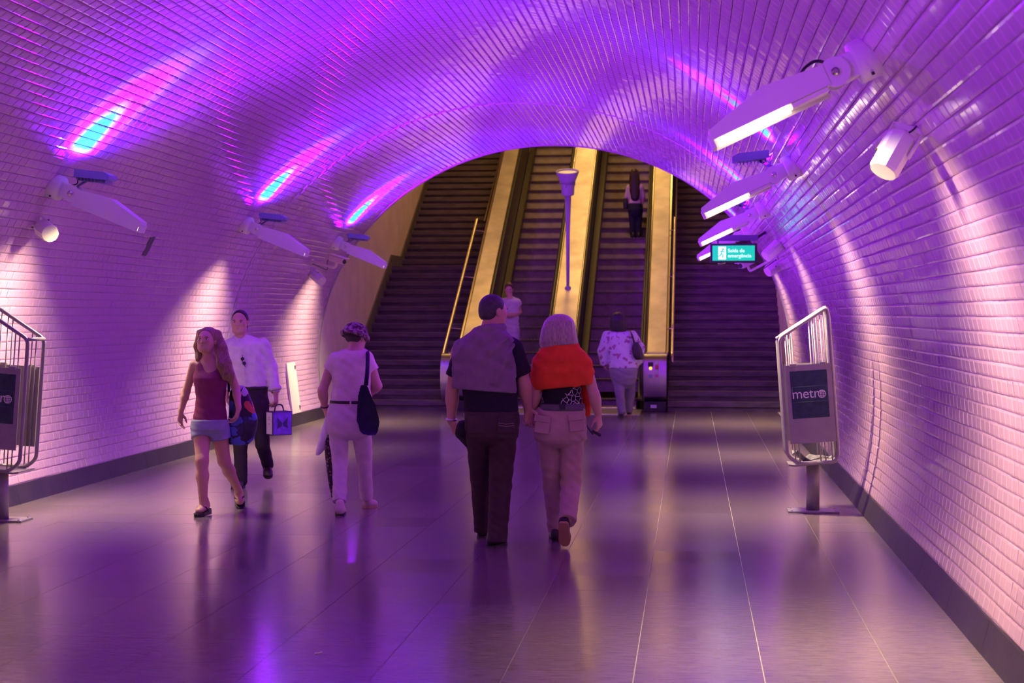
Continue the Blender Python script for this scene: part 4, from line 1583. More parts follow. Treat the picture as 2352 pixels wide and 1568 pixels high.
for (x, yy) in ((1095, 975), (1163, 975)):     # hip pockets with pale stitching
    q = f.p(x, yy, -.138)
    b = MB(); b.box(q, (.125, .008, .12), Matrix.Rotation(math.radians(-8), 3, 'X'), .003)
    pk = b.build('pocket', jeans, f.par)
    if x > 1130:
        b = MB()
        for z in (.012, -.004): b.tube([q + V3((-.055, -.009, z)), q + V3((0, -.010, z - .008)), q + V3((.055, -.009, z))], .0018, 5)
        b.build('stitching', mat('pale_thread', (.4, .3, .25), .7), pk)
shoe_pair(f.par, f.g(1126, -.07), f.g(1158, .19), (0, 0, 1), LEATHER, SOLE_D, .041, .052)
shoe_pair(f.par, f.g(1106, .44), f.g(1116, .72), (0, 0, 1), LEATHER, SOLE_D, .041, .052)
f.ring('wristwatch', M_STEEL, wrA + V3((0, 0, .01)), wrA - elA, .034, .008)
man1 = f

# cap held in his left hand
par = empty('baseball_cap', f.p(1066, 1015), 'black cap with white embroidery hanging from the man’s left hand', 'cap')
c = f.p(1066, 985, .03)
v = Vol(c - .16, c + .16, .006)
Rc = np.array([unit((1, .2, .1)), unit((-.2, 1, .3)), unit(np.cross((1, .2, .1), (-.2, 1, .3)))])
v.ell(c, (.078, .085, .062), Rc, .01)
v.cap(c + V3((-.035, .0, -.03)), c + V3((.03, -.02, -.085)), .05, .055, .012, ((.5, .8, .3), .16))
v.cut(c + V3((-.055, 0, .0)), (-1, 0, .25))
v.fold(.003, [((1, 1, 0), .06, 0)])
link_mesh('crown', v.mesh('crown'), mat('black_cap_cloth', (.008, .008, .012), .8, bump=.1), par)
b = MB()
for k in range(7):
    a = -.7 + k * .23
    q = c + V3((.062 * math.cos(a) + .012, -.062 + .02 * math.sin(a) * .3, .055 * math.sin(a)))
    b.box(q, (.030, .006, .007), Matrix.Rotation(-a * .8, 3, 'Y'), .002)
b.build('embroidery', mat('white_thread', (.7, .66, .7), .7), par)

# ------------------------------------------------------------------ woman with an orange sweater (back view)
f = Fig(12.3, 'grey-blonde woman in khaki trousers with an orange sweater over her shoulders')
f.place(1290)
shA, elA, wrA = f.p(1236, 832), f.p(1229, 912, -.02), f.p(1219, 946, .02)
shB, elB, wrB = f.p(1342, 830), f.p(1365, 908, .0), f.p(1374, 952, .06)
hipA, knA, anA = f.p(1260, 1000), f.p(1270, 1115, .12), f.p(1278, 1218, .15)
hipB, knB, anB = f.p(1314, 1000), f.p(1311, 1112, .02), f.p(1304, 1192, -.27)
heelB, toeB = f.p(1294, 1200, -.36), f.g(1298, -.22, .012)
TOR = [(796, 1268, 1306, .055), (808, 1252, 1324, .085), (825, 1236, 1344, .10), (850, 1240, 1340, .105), (880, 1246, 1334, .10), (905, 1247, 1333, .098), (925, 1245, 1336, .10), (950, 1234, 1341, .115), (980, 1229, 1345, .125), (1008, 1231, 1343, .12)]
v = f.vol([f.p(1284, 760), wrA, wrB, f.g(1298, -.4), f.g(1280, .5), f.p(1384, 1010)], .16)
P1, R1 = head(v, f.p(1284, 762, .02), (.05, 1, -.08), sc=.95, face=False, female=True)
v.cap(f.p(1286, 785), f.p(1287, 812), .050, .056, .03)
v.loft(f.sec(TOR), .03, 0, 2.3, -.012)
arm(v, shA, elA, wrA, (.047, .038, .026)); arm(v, shB, elB, wrB, (.047, .040, .027))
hand(v, wrA, (-.08, .25, -.95), (-.45, .7, -.2), -1, .75, .95)
hand(v, wrB, (.10, .12, -.98), (-.75, .45, .1), 1, .65, .95)
leg(v, hipA, knA, anA, (.068, .044, .033)); leg(v, hipB, knB, anB, (.068, .044, .033))
f.add('body', v, SK2)
HR = [(721, 1276, 1294, .03), (726, 1262, 1308, .075), (736, 1252, 1318, .105), (752, 1245, 1322, .118), (770, 1241, 1325, .118), (786, 1239, 1328, .112), (799, 1242, 1326, .10)]
v = f.vol([f.p(1284, 760)], .24, .0055)
v.loft(f.sec(HR), .02, 0, 2.1)
v.fold(.0042, [((1, .5, .05), .022, 0), ((1, -.6, .1), .034, 1.4)])
v.cut(f.p(1284, 794, -.1), (.15, -.2, -1)); v.cut(f.p(1284, 760, .075), (0, 1, .1))
f.add('hair', v, mat('grey_blonde_hair', (.36, .27, .25), .45, var=.35, vscale=50, stretch=(3, 3, .4)))
top = cloth('black_print_top', (.010, .010, .012), .7)
nt = top.node_tree; vo = nt.nodes.new('ShaderNodeTexVoronoi'); vo.feature = 'DISTANCE_TO_EDGE'; vo.inputs['Scale'].default_value = 26
tcn = nt.nodes.new('ShaderNodeTexCoord'); nt.links.new(tcn.outputs['Object'], vo.inputs['Vector'])
ns = nt.nodes.new('ShaderNodeTexNoise'); ns.inputs['Scale'].default_value = 7; nt.links.new(tcn.outputs['Object'], ns.inputs['Vector'])
lt = nt.nodes.new('ShaderNodeMath'); lt.operation = 'LESS_THAN'; lt.inputs[1].default_value = .045; nt.links.new(vo.outputs['Distance'], lt.inputs[0])
gt = nt.nodes.new('ShaderNodeMath'); gt.operation = 'GREATER_THAN'; gt.inputs[1].default_value = .53; nt.links.new(ns.outputs['Fac'], gt.inputs[0])
ml = nt.nodes.new('ShaderNodeMath'); ml.operation = 'MULTIPLY'; nt.links.new(lt.outputs[0], ml.inputs[0]); nt.links.new(gt.outputs[0], ml.inputs[1])
mx = nt.nodes.new('ShaderNodeMix'); mx.data_type = 'RGBA'; mx.inputs[6].default_value = (.010, .010, .012, 1); mx.inputs[7].default_value = (.6, .55, .55, 1)
nt.links.new(ml.outputs[0], mx.inputs[0]); nt.links.new(mx.outputs[2], nt.nodes['Principled BSDF'].inputs['Base Color'])
f.garment('printed_top', top, TOR[2:8], [], .006, [(f.p(1287, 932), (0, 0, -1))], (.003, [((.3, .3, 1), .05, 0)]))
SW = [(788, 1256, 1322, .085), (797, 1246, 1332, .10), (810, 1234, 1346, .122), (828, 1224, 1358, .138), (850, 1219, 1363, .143), (875, 1220, 1362, .142), (890, 1227, 1359, .138), (900, 1232, 1357, .136)]
orange = cloth('orange_red_knit', (.78, .085, .022), .95, .4, 230, .08)


def sw2(v):
    ring = [f.p(1287 + 36 * math.cos(a), 796 - 5 * math.sin(a * 2 + .5), .085 * math.sin(a)) for a in np.linspace(0, 2 * math.pi, 15)]
    v.chain(ring, [.024] * 15, .012)
    for rg in (((1236, 812, -.08), (1262, 826, -.118), (1300, 828, -.122), (1340, 814, -.08)), ((1228, 836, -.08), (1252, 852, -.125), (1300, 856, -.136)), ((1358, 838, -.06), (1340, 862, -.105), (1322, 884, -.125))):
        v.chain([f.p(*q) for q in rg], [.012, .016, .014, .010][:len(rg)], .025)
    v.chain([f.p(1340, 850, .13), f.p(1344, 890, .15), f.p(1347, 925, .13), f.p(1350, 950, .11)], [.05, .042, .034, .022], .02)
    v.chain([f.p(1246, 850, .14), f.p(1244, 890, .15)], [.05, .04], .02)


v = f.vol([f.p(1225, 790), f.p(1360, 955), f.p(1290, 850, .2)], .18)
v.loft(f.sec(SW), .02, 0, 2.5, .003)
v.fold(.012, [((.9, .2, .5), .14, .4), ((-.6, .2, .8), .17, 2), ((.1, .1, 1), .10, 1)])
hem_a, hem_b = f.p(1232, 896, -.1), f.p(1358, 883, -.1)
hm = (hem_a + hem_b) / 2; hd = unit(hem_b - hem_a)
v.cut(hm, np.cross(hd, (0, 1, 0)) if np.cross(hd, (0, 1, 0))[2] < 0 else -np.cross(hd, (0, 1, 0)))
sw2(v)
f.add('draped_sweater', v, orange)
khaki = cloth('khaki_cotton', (.46, .33, .27), .85, .12, 120, .10, 8)
f.garment('trousers', khaki, [(930, 1240, 1339, .108)] + TOR[-3:] + [(1017, 1244, 1332, .10), (1027, 1264, 1310, .055)], [(hipA, knA, .086, .072), (knA, anA, .070, .064), (hipB, knB, .088, .074), (knB, anB + (anB - knB) * .06, .072, .062, 1)], .012,
          [(f.p(1287, 934), (0, 0, 1)), (V3((0, 0, .06)), (0, 0, -1))], (.010, [((.3, .3, 1), .085, .5), ((.7, .1, 1), .06, 2.1), ((-.6, 0, 1), .12, .3)]))
f.garment('belt', mat('grey_belt', (.10, .085, .095), .6), [(926, 1245, 1337, .11), (942, 1241, 1340, .115)], [], .016, [], None, .0, h=.006)
q = f.p(1292, 934, -.138); MB().box(q, (.045, .012, .042), None, .004).build('buckle', M_DARK, f.par)
for (x, yy, rot) in ((1324, 972, -6), (1246, 976, 8)):
    q = f.p(x, yy, -.140)
    b = MB(); b.box(q, (.105, .010, .115), Matrix.Rotation(math.radians(rot), 3, 'Y') @ Matrix.Rotation(math.radians(-10), 3, 'X'), .004)
    pk = b.build('pocket', khaki, f.par)
    b = MB(); b.box(q + V3((0, -.010, .045)), (.115, .008, .045), Matrix.Rotation(math.radians(rot), 3, 'Y'), .003); b.build('pocket_flap', khaki, pk)
shoe_pair(f.par, f.g(1278, .07), f.g(1272, .30), (0, 0, 1), LEATHER, SOLE_D, .036, .046)
shoe_pair(f.par, heelB, toeB, (0, .72, .70), LEATHER, SOLE_T, .036, .046)
woman1 = f
# small case on a strap in her right hand
q0, q1 = f.p(1378, 985, .08), f.p(1362, 997, .06)
par = empty('glasses_case', q1, 'small dark case on a strap in the right hand of the woman in orange', 'case')
MB().box((q0 + q1) / 2 + V3((0, 0, -.01)), (.075, .03, .022), Matrix.Rotation(.5, 3, 'Y'), .006).build('case_body', M_DARK, par)
MB().tube(round_path([q1, f.p(1352, 985, .05), f.p(1345, 972, .05)], .02), .006, 6).build('strap', M_DARK, par)

# ------------------------------------------------------------------ woman in cream with patterned hat (back view)
f = Fig(14.1, 'woman in cream t-shirt, white trousers and a patterned hat, seen from behind')
f.place(805)
shA, elA, wrA = f.p(766, 826), f.p(741, 897, .0), f.p(746, 936, .06)
shB, elB, wrB = f.p(845, 824), f.p(866, 886, .05), f.p(846, 905, .26)
hipA, knA, anA = f.p(777, 975), f.p(781, 1062, -.02), f.p(780, 1152, -.20)
hipB, knB, anB = f.p(829, 975), f.p(837, 1058, .12), f.p(842, 1144, .26)
TOR = [(798, 800, 832, .055), (808, 780, 842, .08), (822, 764, 850, .10), (850, 766, 850, .108), (880, 769, 848, .108), (905, 765, 848, .108), (922, 762, 848, .11), (945, 756, 852, .125), (968, 752, 854, .135), (992, 756, 851, .125)]
v = f.vol([f.p(817, 770), wrA, wrB, elB, f.g(780, -.45), f.g(864, .45), f.p(740, 975)], .16)
P1, R1 = head(v, f.p(818, 775, .02), (.42, .88, -.28), sc=.95, face=True, female=True)
v.cap(f.p(816, 792), f.p(815, 812), .048, .054, .03)
v.loft(f.sec(TOR), .03, 0, 2.3, -.012)
arm(v, shA, elA, wrA, (.048, .040, .027)); arm(v, shB, elB, wrB, (.050, .042, .027))
hand(v, wrA, (.15, .1, -.95), (.8, .3, .0), -1, .8, .92)
hand(v, wrB, (-.5, .8, .1), (0, -.2, -1), 1, .6, .92)
leg(v, hipA, knA, anA, (.068, .044, .033)); leg(v, hipB, knB, anB, (.068, .044, .033))
f.add('body', v, SK2)
c = f.p(818, 766, .0)
v = Vol(c - .2, c + .2, .006)
v.ell(P1(0, -.02, .045), (.098, .108, .082), R1, .01)
v.cut(P1(0, 0, .018), -R1[2])
ring = [P1(.105 * math.cos(a), -.015 + .12 * math.sin(a), .012 - .010 * math.sin(a)) for a in np.linspace(0, 2 * math.pi, 25)]
v.chain(ring, [.017] * 25, .02)
v.fold(.004, [((1, .4, .6), .045, 0), ((-.3, 1, .6), .05, 1)])
hatm = mat('patterned_hat', (.2, .12, .12), .9, bump=.5, bscale=60)
nt = hatm.node_tree; ns = nt.nodes.new('ShaderNodeTexNoise'); ns.inputs['Scale'].default_value = 38
tcn = nt.nodes.new('ShaderNodeTexCoord'); nt.links.new(tcn.outputs['Object'], ns.inputs['Vector'])
rp = nt.nodes.new('ShaderNodeValToRGB'); rp.color_ramp.elements[0].position = .40; rp.color_ramp.elements[0].color = (.06, .025, .03, 1)
rp.color_ramp.elements[1].position = .62; rp.color_ramp.elements[1].color = (.32, .20, .24, 1)
nt.links.new(ns.outputs['Fac'], rp.inputs[0]); nt.links.new(rp.outputs[0], nt.nodes['Principled BSDF'].inputs['Base Color'])
f.add('hat', v, hatm)
v = Vol(c - .2, c + .2, .006)
v.ell(P1(0, -.045, -.010), (.072, .058, .052), R1, .01); v.cut(P1(0, .0, -.052), -R1[2]); v.cut(P1(0, .02, 0), R1[1])
f.add('hair', v, mat('dark_hair', (.05, .035, .03), .6))
MB().tube([P1(.078, .0, .012), P1(.074, .07, .012), P1(.05, .098, .008)], .0028, 6).build('glasses_temple', M_STEEL, f.par)
cream = cloth('cream_cotton', (.74, .62, .58), .85)
f.garment('t_shirt', cream, TOR[:-2], [(shA + V3((.02, 0, .0)), shA + (elA - shA) * .36, .066, .060, 1), (shB - V3((.02, 0, 0)), shB + (elB - shB) * .45, .068, .062, 1)], .012,
          [(f.p(805, 922), (0, 0, -1)), (f.p(816, 801), (0, -.2, 1))], (.007, [((.4, .3, 1), .09, 0), ((1, .2, -.5), .12, 1)]))
white = cloth('offwhite_trousers', (.66, .55, .56), .85)
f.garment('trousers', white, TOR[-4:] + [(1001, 766, 840, .10), (1010, 784, 822, .055)], [(hipA, knA, .090, .066), (knA, anA, .064, .056, 1), (hipB, knB, .090, .066), (knB, anB, .064, .056, 1)], .012,
          [(f.p(805, 920), (0, 0, 1))], (.007, [((.5, .3, 1), .11, .5), ((.9, .1, .8), .07, 2.1), ((-.8, .2, .7), .09, 1)]))
f.garment('belt', BELT_K, [(919, 763, 848, .113), (926, 762, 848, .115)], [], .016, [], None, .0, h=.005)
for x in (771, 805, 836):
    MB().box(f.p(x, 924, -.138 + abs(x - 805) * .0012), (.014, .006, .05), None, .002).build('belt_loop', white, f.par)
shoem = cloth('white_canvas', (.62, .5, .44), .7)
shoe_pair(f.par, f.g(780, -.32), f.g(783, -.08), (0, 0, 1), shoem, SOLE_D, .038, .048)
shoe_pair(f.par, f.g(836, .28), f.g(864, .40), (0, 0, 1), shoem, SOLE_T, .036, .046)
f.ring('wristwatch', M_DARK, wrA + V3((0, 0, .012)), wrA - elA, .030, .007)
hat = f
# dark shoulder bag
par = empty('shoulder_bag', f.p(855, 997), 'dark navy slouchy shoulder bag on the back of the woman in the hat', 'bag')
navy = cloth('navy_bag_cloth', (.016, .014, .045), .5)
v = f.vol([f.p(850, 940), f.p(858, 880), f.p(855, 1000)], .18)
BG = [(872, 838, 848, .02), (885, 832, 858, .03), (910, 828, 868, .045), (940, 826, 877, .055), (965, 827, 882, .06), (985, 832, 882, .055), (996, 842, 876, .035)]
v.loft([(a, b, c - .205, d, e) for (a, b, c, d, e) in f.sec(BG)], .02, 0, 2.2)
v.fold(.005, [((1, .2, .15), .05, 0), ((1, 0, -.25), .07, 1.2)])
link_mesh('bag_body', v.mesh('bag_body'), navy, par)
b = MB()
for dx in (0, 5):
    b.tube(round_path([f.p(838 + dx, 885, -.195), f.p(842 + dx * .8, 850, -.155), f.p(843 + dx * .7, 815, -.09), f.p(842 + dx * .7, 804, -.0), f.p(842 + dx * .7, 815, .10)], .05), .010, 8)
b.build('strap', navy, par)
# white plastic bag
par = empty('plastic_bag', f.p(742, 1045), 'crumpled white plastic bag hanging beside the folded umbrella', 'bag')
v = f.vol([f.p(745, 1000, .05)], .26)
PB = [(955, 747, 753, .010, .06), (970, 744, 755, .02, .06), (990, 738, 757, .045, .06), (1010, 731, 756, .06, .06), (1030, 727, 748, .05, .06), (1045, 725, 734, .02, .06)]
v.loft(f.sec(PB), .02, 0, 2.0); v.fold(.007, [((1, .5, .3), .05, 0), ((.2, .6, 1), .06, 1), ((1, -1, .4), .035, 2)])
link_mesh('bag_body', v.mesh('bag_body'), mat('white_plastic_film', (.85, .82, .86), .35, bump=.5, bscale=30), par)
# folded umbrella with spotted cloth
q0, q1 = f.p(752, 975, .05), f.p(762, 1142, .0)
par = empty('umbrella', q1, 'folded umbrella in dark spotted cloth held point down', 'umbrella')
d = q1 - q0
spot = mat('spotted_cloth', (.1, .06, .06), .7)
nt = spot.node_tree; vo = nt.nodes.new('ShaderNodeTexVoronoi'); vo.inputs['Scale'].default_value = 45; tcn = nt.nodes.new('ShaderNodeTexCoord'); nt.links.new(tcn.outputs['Object'], vo.inputs['Vector'])
rp = nt.nodes.new('ShaderNodeValToRGB'); rp.color_ramp.elements[0].position = .28; rp.color_ramp.elements[0].color = (.30, .17, .12, 1); rp.color_ramp.elements[1].position = .42; rp.color_ramp.elements[1].color = (.03, .015, .03, 1)
nt.links.new(vo.outputs['Distance'], rp.inputs[0]); nt.links.new(rp.outputs[0], nt.nodes['Principled BSDF'].inputs['Base Color'])
MB().tube([q0 + d * t for t in (.12, .2, .4, .7, .93)], [.012, .030, .036, .026, .010], 12).build('canopy', spot, par)
MB().tube([q0 + d * .92, q1], .005, 6).build('tip', M_DARK, par)
MB().tube([q0 - d * .02, q0 + d * .14], .012, 8).build('handle', M_DARK, par)

# ------------------------------------------------------------------ young woman in purple top and shorts (front view)
f = Fig(13.8, 'long-haired young woman in purple tank top and denim shorts walking towards the viewer')
f.place(480)
shA, elA, wrA = f.p(446, 838), f.p(428, 898, .08), f.p(415, 946, .05)
shB, elB, wrB = f.p(521, 834), f.p(542, 892, .02), f.p(548, 938, -.10)
hipA, knA, anA = f.p(464, 978), f.p(464, 1058, -.12), f.p(467, 1160, -.13)
hipB, knB, anB = f.p(501, 978), f.p(515, 1058, .06), f.p(546, 1122, .42)
TOR = [(812, 468, 492, .050), (824, 456, 506, .065), (835, 446, 522, .08), (850, 448, 521, .095), (868, 445, 521, .115, -.01), (885, 448, 519, .105, -.01), (910, 452, 516, .095), (935, 450, 517, .10), (960, 445, 520, .115), (985, 444, 521, .12), (998, 448, 518, .11)]
heelA, toeA = f.g(478, -.02, .045), f.g(452, -.22, .022)
heelB, toeB = f.p(548, 1128, .50), f.g(552, .40, .02)
v = f.vol([f.p(478, 775), wrA, wrB, toeA, toeB, heelB, f.p(405, 985)], .15)
P1, R1 = head(v, f.p(476, 783, -.02), (-.16, -1, .12), up=(.05, .1, 1), sc=.95, face=True, female=True)
v.cap(f.p(479, 800), f.p(480, 824), .043, .050, .03)
v.loft(f.sec(TOR[:-2] + [(975, 450, 515, .09), (990, 466, 500, .05)]), .03, 0, 2.2, -.010)
arm(v, shA, elA, wrA, (.040, .033, .023)); arm(v, shB, elB, wrB, (.040, .033, .023))
hand(v, wrA, (-.05, -.15, -.98), (.7, -.3, 0), 1, .45, .88)
hand(v, wrB, (-.2, -.2, -.95), (-.8, .1, .1), -1, .6, .88)
leg(v, hipA, knA, anA, (.080, .051, .031)); leg(v, hipB, knB, anB, (.080, .051, .031))
foot(v, heelA, toeA, (0, 0, 1), .032, .042, .02, False); foot(v, heelB, toeB, (.1, -.65, .6), .032, .042, .02, False)
f.add('body', v, SK3)
face_parts(P1, R1, .95, f.par, SK3, M_LIP, mat('blonde_brow', (.16, .09, .05), .7))
v = f.vol([f.p(480, 780), f.p(535, 885)], .2, .0055)
v.ell(P1(0, -.020, .036), (.080, .098, .086), R1, .01)
v.cut(P1(0, .050, .060), R1[1] * .9 - R1[2] * .42)
v.chain([f.p(500, 768, .02), f.p(510, 800, -.02), f.p(519, 835, -.07), f.p(527, 862, -.10), f.p(533, 884, -.11)], [.036, .042, .044, .038, .016], .03, ((0, 1, 0), .75))
v.chain([f.p(503, 800, -.03), f.p(508, 838, -.09), f.p(515, 868, -.11)], [.03, .038, .016], .02)
v.chain([f.p(459, 765, .0), f.p(455, 795, .01), f.p(459, 822, -.01), f.p(463, 838, -.0)], [.030, .033, .030, .014], .03)
v.chain([f.p(478, 775, .09), f.p(480, 815, .10), f.p(484, 850, .11)], [.08, .08, .06], .04)
v.fold(.0038, [((1, .5, .1), .022, 0), ((1, -.5, .25), .035, 1.4)])
f.add('hair', v, mat('honey_hair', (.24, .15, .07), .4, var=.4, vscale=40, stretch=(3, 3, .4)))
purple = cloth('purple_jersey', (.22, .035, .11), .7)
v = f.vol([f.p(480, 820), f.p(480, 970), f.p(450, 900), f.p(520, 900)], .2)
v.loft(f.sec(TOR[2:]), .02, 0, 2.2, .003)
v.ell(f.p(480, 838, -.10), (.062, .12, .062), None, .02, sub=True)
v.ell(f.p(440, 840, .0), (.052, .2, .066), None, .01, sub=True); v.ell(f.p(527, 838, .0), (.046, .2, .066), None, .01, sub=True)
v.cut(f.p(480, 968), (0, 0, -1))
for q in (456, 507):
    v.chain([f.p(q, 860, -.082), f.p(q + (2 if q < 480 else -1), 836, -.062), f.p(q + 1, 827, -.02), f.p(q + 2, 838, .06)], [.014, .013, .013, .013], .01, ((0, 1, 0), .6))
v.fold(.003, [((.2, .3, 1), .06, 0), ((1, .1, .5), .05, 2)])
f.add('tank_top', v, purple)
denim = cloth('pale_denim', (.30, .31, .46), .85, .15, 200)
f.garment('shorts', denim, TOR[-4:-1] + [(993, 456, 510, .09), (1001, 472, 494, .05)], [(hipA, hipA + (knA - hipA) * .36, .094, .090, 1), (hipB, hipB + (knB - hipB) * .36, .094, .090, 1)], .010,
          [(f.p(480, 962), (0, 0, 1))], (.003, [((.3, .3, 1), .05, .5), ((.9, .1, .5), .06, 2.1)]))


def sandal(heel, toe, up, wedge):
    heel, toe, up = V3(heel), V3(toe), unit(up)
    d = toe - heel; L = np.linalg.norm(d); ff = d / L; up2 = unit(up - ff * (up @ ff)); s = np.cross(ff, up2)
    b = MB(); top = []
    for (t, w) in ((-.06, .016), (.02, .030), (.25, .031), (.5, .032), (.75, .042), (.95, .036), (1.1, .014)): top.append((heel + ff * L * t, w))
    ring = [c + s * w for c, w in top] + [c - s * w for c, w in top[::-1]]
    n = len(ring)
    ts = [top[i][0] for i in range(len(top))]
    th = [wedge] * 2 + [wedge * .9, wedge * .7] + [.018] * 3
    tk = th + th[::-1]
    vs = [p + up2 * .006 for p in ring] + [p - up2 * (.008 + k) for p, k in zip(ring, tk)]
    b.add(vs, [list(range(n)), list(range(n, 2 * n))[::-1]] + [[i, (i + 1) % n, n + (i + 1) % n, n + i] for i in range(n)])
    o = b.build('sandal', mat('black_sandal', (.012, .010, .012), .5), f.par)
    a = heel + ff * L * .80 + up2 * .035
    bb = MB()
    for q in (-1, 1):
        bb.tube(round_path([heel + ff * L * .82 + up2 * .005, a + up2 * .012 + s * q * .010, heel + ff * L * .55 + s * q * .040 + up2 * .045, heel + ff * L * .42 + s * q * .040 + up2 * .0], .03), .006, 6)
    bb.build('strap', M_DARK, o)


sandal(heelA, toeA, (0, 0, 1), .030); sandal(heelB, toeB, (.1, -.65, .6), .004)
girl = f
# flowered tote bag
flor = mat('flowered_tote', (.02, .02, .04), .5)
nt = flor.node_tree; tcn = nt.nodes.new('ShaderNodeTexCoord')
vo = nt.nodes.new('ShaderNodeTexVoronoi'); vo.inputs['Scale'].default_value = 12; wobble(nt, tcn, vo, 9, .09)
wn = nt.nodes.new('ShaderNodeTexWhiteNoise'); nt.links.new(vo.outputs['Color'], wn.inputs['Vector'])
rp = nt.nodes.new('ShaderNodeValToRGB'); cr = rp.color_ramp; cr.interpolation = 'CONSTANT'
cols = [(0, (.015, .012, .03)), (.36, (.75, .55, .02)), (.50, (.03, .02, .10)), (.58, (.06, .10, .45)), (.76, (.55, .10, .04)), (.86, (.55, .5, .6)), (.93, (.02, .02, .1))]
while len(cr.elements) < len(cols): cr.elements.new(.5)
for e, (p_, c_) in zip(cr.elements, cols): e.position = p_
for e, (p_, c_) in zip(cr.elements, cols): e.color = (*c_, 1)
nt.links.new(wn.outputs['Value'], rp.inputs[0])
lt = nt.nodes.new('ShaderNodeMath'); lt.operation = 'LESS_THAN'; lt.inputs[1].default_value = .62; nt.links.new(vo.outputs['Distance'], lt.inputs[0])
mx = nt.nodes.new('ShaderNodeMix'); mx.data_type = 'RGBA'; mx.inputs[6].default_value = (.012, .010, .025, 1); nt.links.new(lt.outputs[0], mx.inputs[0]); nt.links.new(rp.outputs[0], mx.inputs[7])
nt.links.new(mx.outputs[2], nt.nodes['Principled BSDF'].inputs['Base Color'])
par = empty('tote_bag', f.p(545, 1022, .1), 'dark tote bag printed with big yellow and blue flowers, under the young woman’s arm', 'bag')
v = f.vol([f.p(550, 960, .1)], .34)
TB = [(886, 530, 552, .03), (900, 522, 562, .05), (930, 519, 574, .07), (960, 518, 583, .085), (990, 518, 582, .09), (1010, 519, 574, .09), (1022, 520, 566, .085)]
v.loft([(a, b, c + .10, d, e) for (a, b, c, d, e) in f.sec(TB)], .01, .2, 3.0); v.fold(.004, [((1, .2, .3), .09, 0)])
link_mesh('bag_body', v.mesh('bag_body'), flor, par)
b = MB()
for dy in (.05, .15):
    b.tube(round_path([f.p(526, 900, dy), f.p(524, 865, dy), f.p(522, 838, .05 + dy * .2), f.p(530, 865, dy), f.p(545, 900, dy)], .04), .010, 8)
b.build('strap', mat('tote_strap', (.02, .015, .03), .6), par)

# ------------------------------------------------------------------ man in white shirt (front view)
f = Fig(16.0, 'dark-haired man in white shirt and dark trousers carrying a small box bag')
f.place(575)
shA, elA, wrA = f.p(524, 796), f.p(510, 852, .05), f.p(520, 900, .0)
shB, elB, wrB = f.p(604, 792), f.p(622, 846, .03), f.p(633, 902, -.02)
hipA, knA, anA = f.p(560, 925), f.p(552, 1022, -.10), f.p(554, 1104, -.06)
hipB, knB, anB = f.p(597, 925), f.p(603, 1020, -.02), f.p(615, 1066, .36)
TOR = [(772, 542, 570, .06), (780, 530, 594, .085), (790, 520, 608, .11), (810, 520, 609, .12), (840, 524, 608, .12), (870, 534, 609, .115), (890, 542, 610, .115), (905, 545, 611, .115), (930, 546, 612, .12), (945, 550, 609, .11)]
heelB, toeB = f.p(612, 1072, .42), f.p(617, 1099, .22)
v = f.vol([f.p(552, 735), wrA, wrB, f.g(530, -.4), heelB, f.p(650, 945)], .16, .0075)
P1, R1 = head(v, f.p(551, 741, -.01), (.02, -1, -.02), sc=1.0, face=True)
v.cap(f.p(553, 765), f.p(555, 786), .053, .060, .03)
v.loft(f.sec(TOR), .03, 0, 2.4, -.014)
arm(v, shA, elA, wrA, (.05, .042, .030)); arm(v, shB, elB, wrB, (.05, .042, .030))
hand(v, wrB, (.10, -.1, -.98), (-.8, .2, .1), -1, .8, 1.0, r=.0095)
hand(v, wrA, (.1, -.1, -.98), (.8, .2, .1), 1, .5, 1.0, r=.0095)
leg(v, hipA, knA, anA, (.072, .046, .034)); leg(v, hipB, knB, anB, (.072, .046, .034))
f.add('body', v, SK3)
hm = mat('black_hair', (.014, .011, .010), .45)
short_hair(f, P1, R1, hm, .036)
face_parts(P1, R1, 1.0, f.par, SK3, M_LIP_M, hm)
shirt = cloth('white_shirt', (.80, .76, .78), .8, .1)
f.garment('shirt', shirt, [(768, 544, 568, .07)] + TOR[1:8], [(shA, elA, .070, .062), (elA, wrA, .060, .050), (shB, elB, .070, .062), (elB, elB + (wrB - elB) * .86, .060, .054, 1)], .014,
          [(f.p(575, 892), (.05, 0, -1)), (f.p(554, 778, -.07), (0, -.75, .65))], (.010, [((.4, .3, 1), .10, 0), ((1, .2, -.6), .12, 1), ((.2, .2, 1), .06, 2)]))
for q in (-1, 1):       # collar wings, rolled cuff, placket
    a = f.p(556 + q * 4, 783, -.088)
    MB().add([a + V3((q * .0, 0, .03)), a + V3((q * .045, .05, .030)), a + V3((q * .036, -.005, -.030)), a + V3((q * .012, -.02, -.02)),
              a + V3((0, .01, .03)), a + V3((q * .045, .06, .030)), a + V3((q * .036, .005, -.030)), a + V3((q * .012, -.01, -.02))],
             [[0, 1, 2, 3], [7, 6, 5, 4], [0, 4, 5, 1], [1, 5, 6, 2], [2, 6, 7, 3], [3, 7, 4, 0]]).build('collar', shirt, f.par)
f.ring('rolled_cuff', shirt, elB + (wrB - elB) * .82, wrB - elB, .046, .022)
MB().tube([f.p(557, 800, -.142), f.p(560, 840, -.15), f.p(566, 885, -.145)], .004, 6).build('placket', shirt, f.par)
sg_ = MB()
for q in (-1, 1): sg_.lathe([(.017, 0), (.017, .006)], f.p(559 + q * 2, 829 + q * 5, -.152), (0.2, -1, 0), 14)
sg_.tube([f.p(557, 815, -.15), f.p(556, 830, -.158), f.p(564, 842, -.15)], .003, 6)
sg_.build('hanging_sunglasses', M_DARK, f.par)
dark = cloth('dark_trousers', (.028, .020, .026), .7)
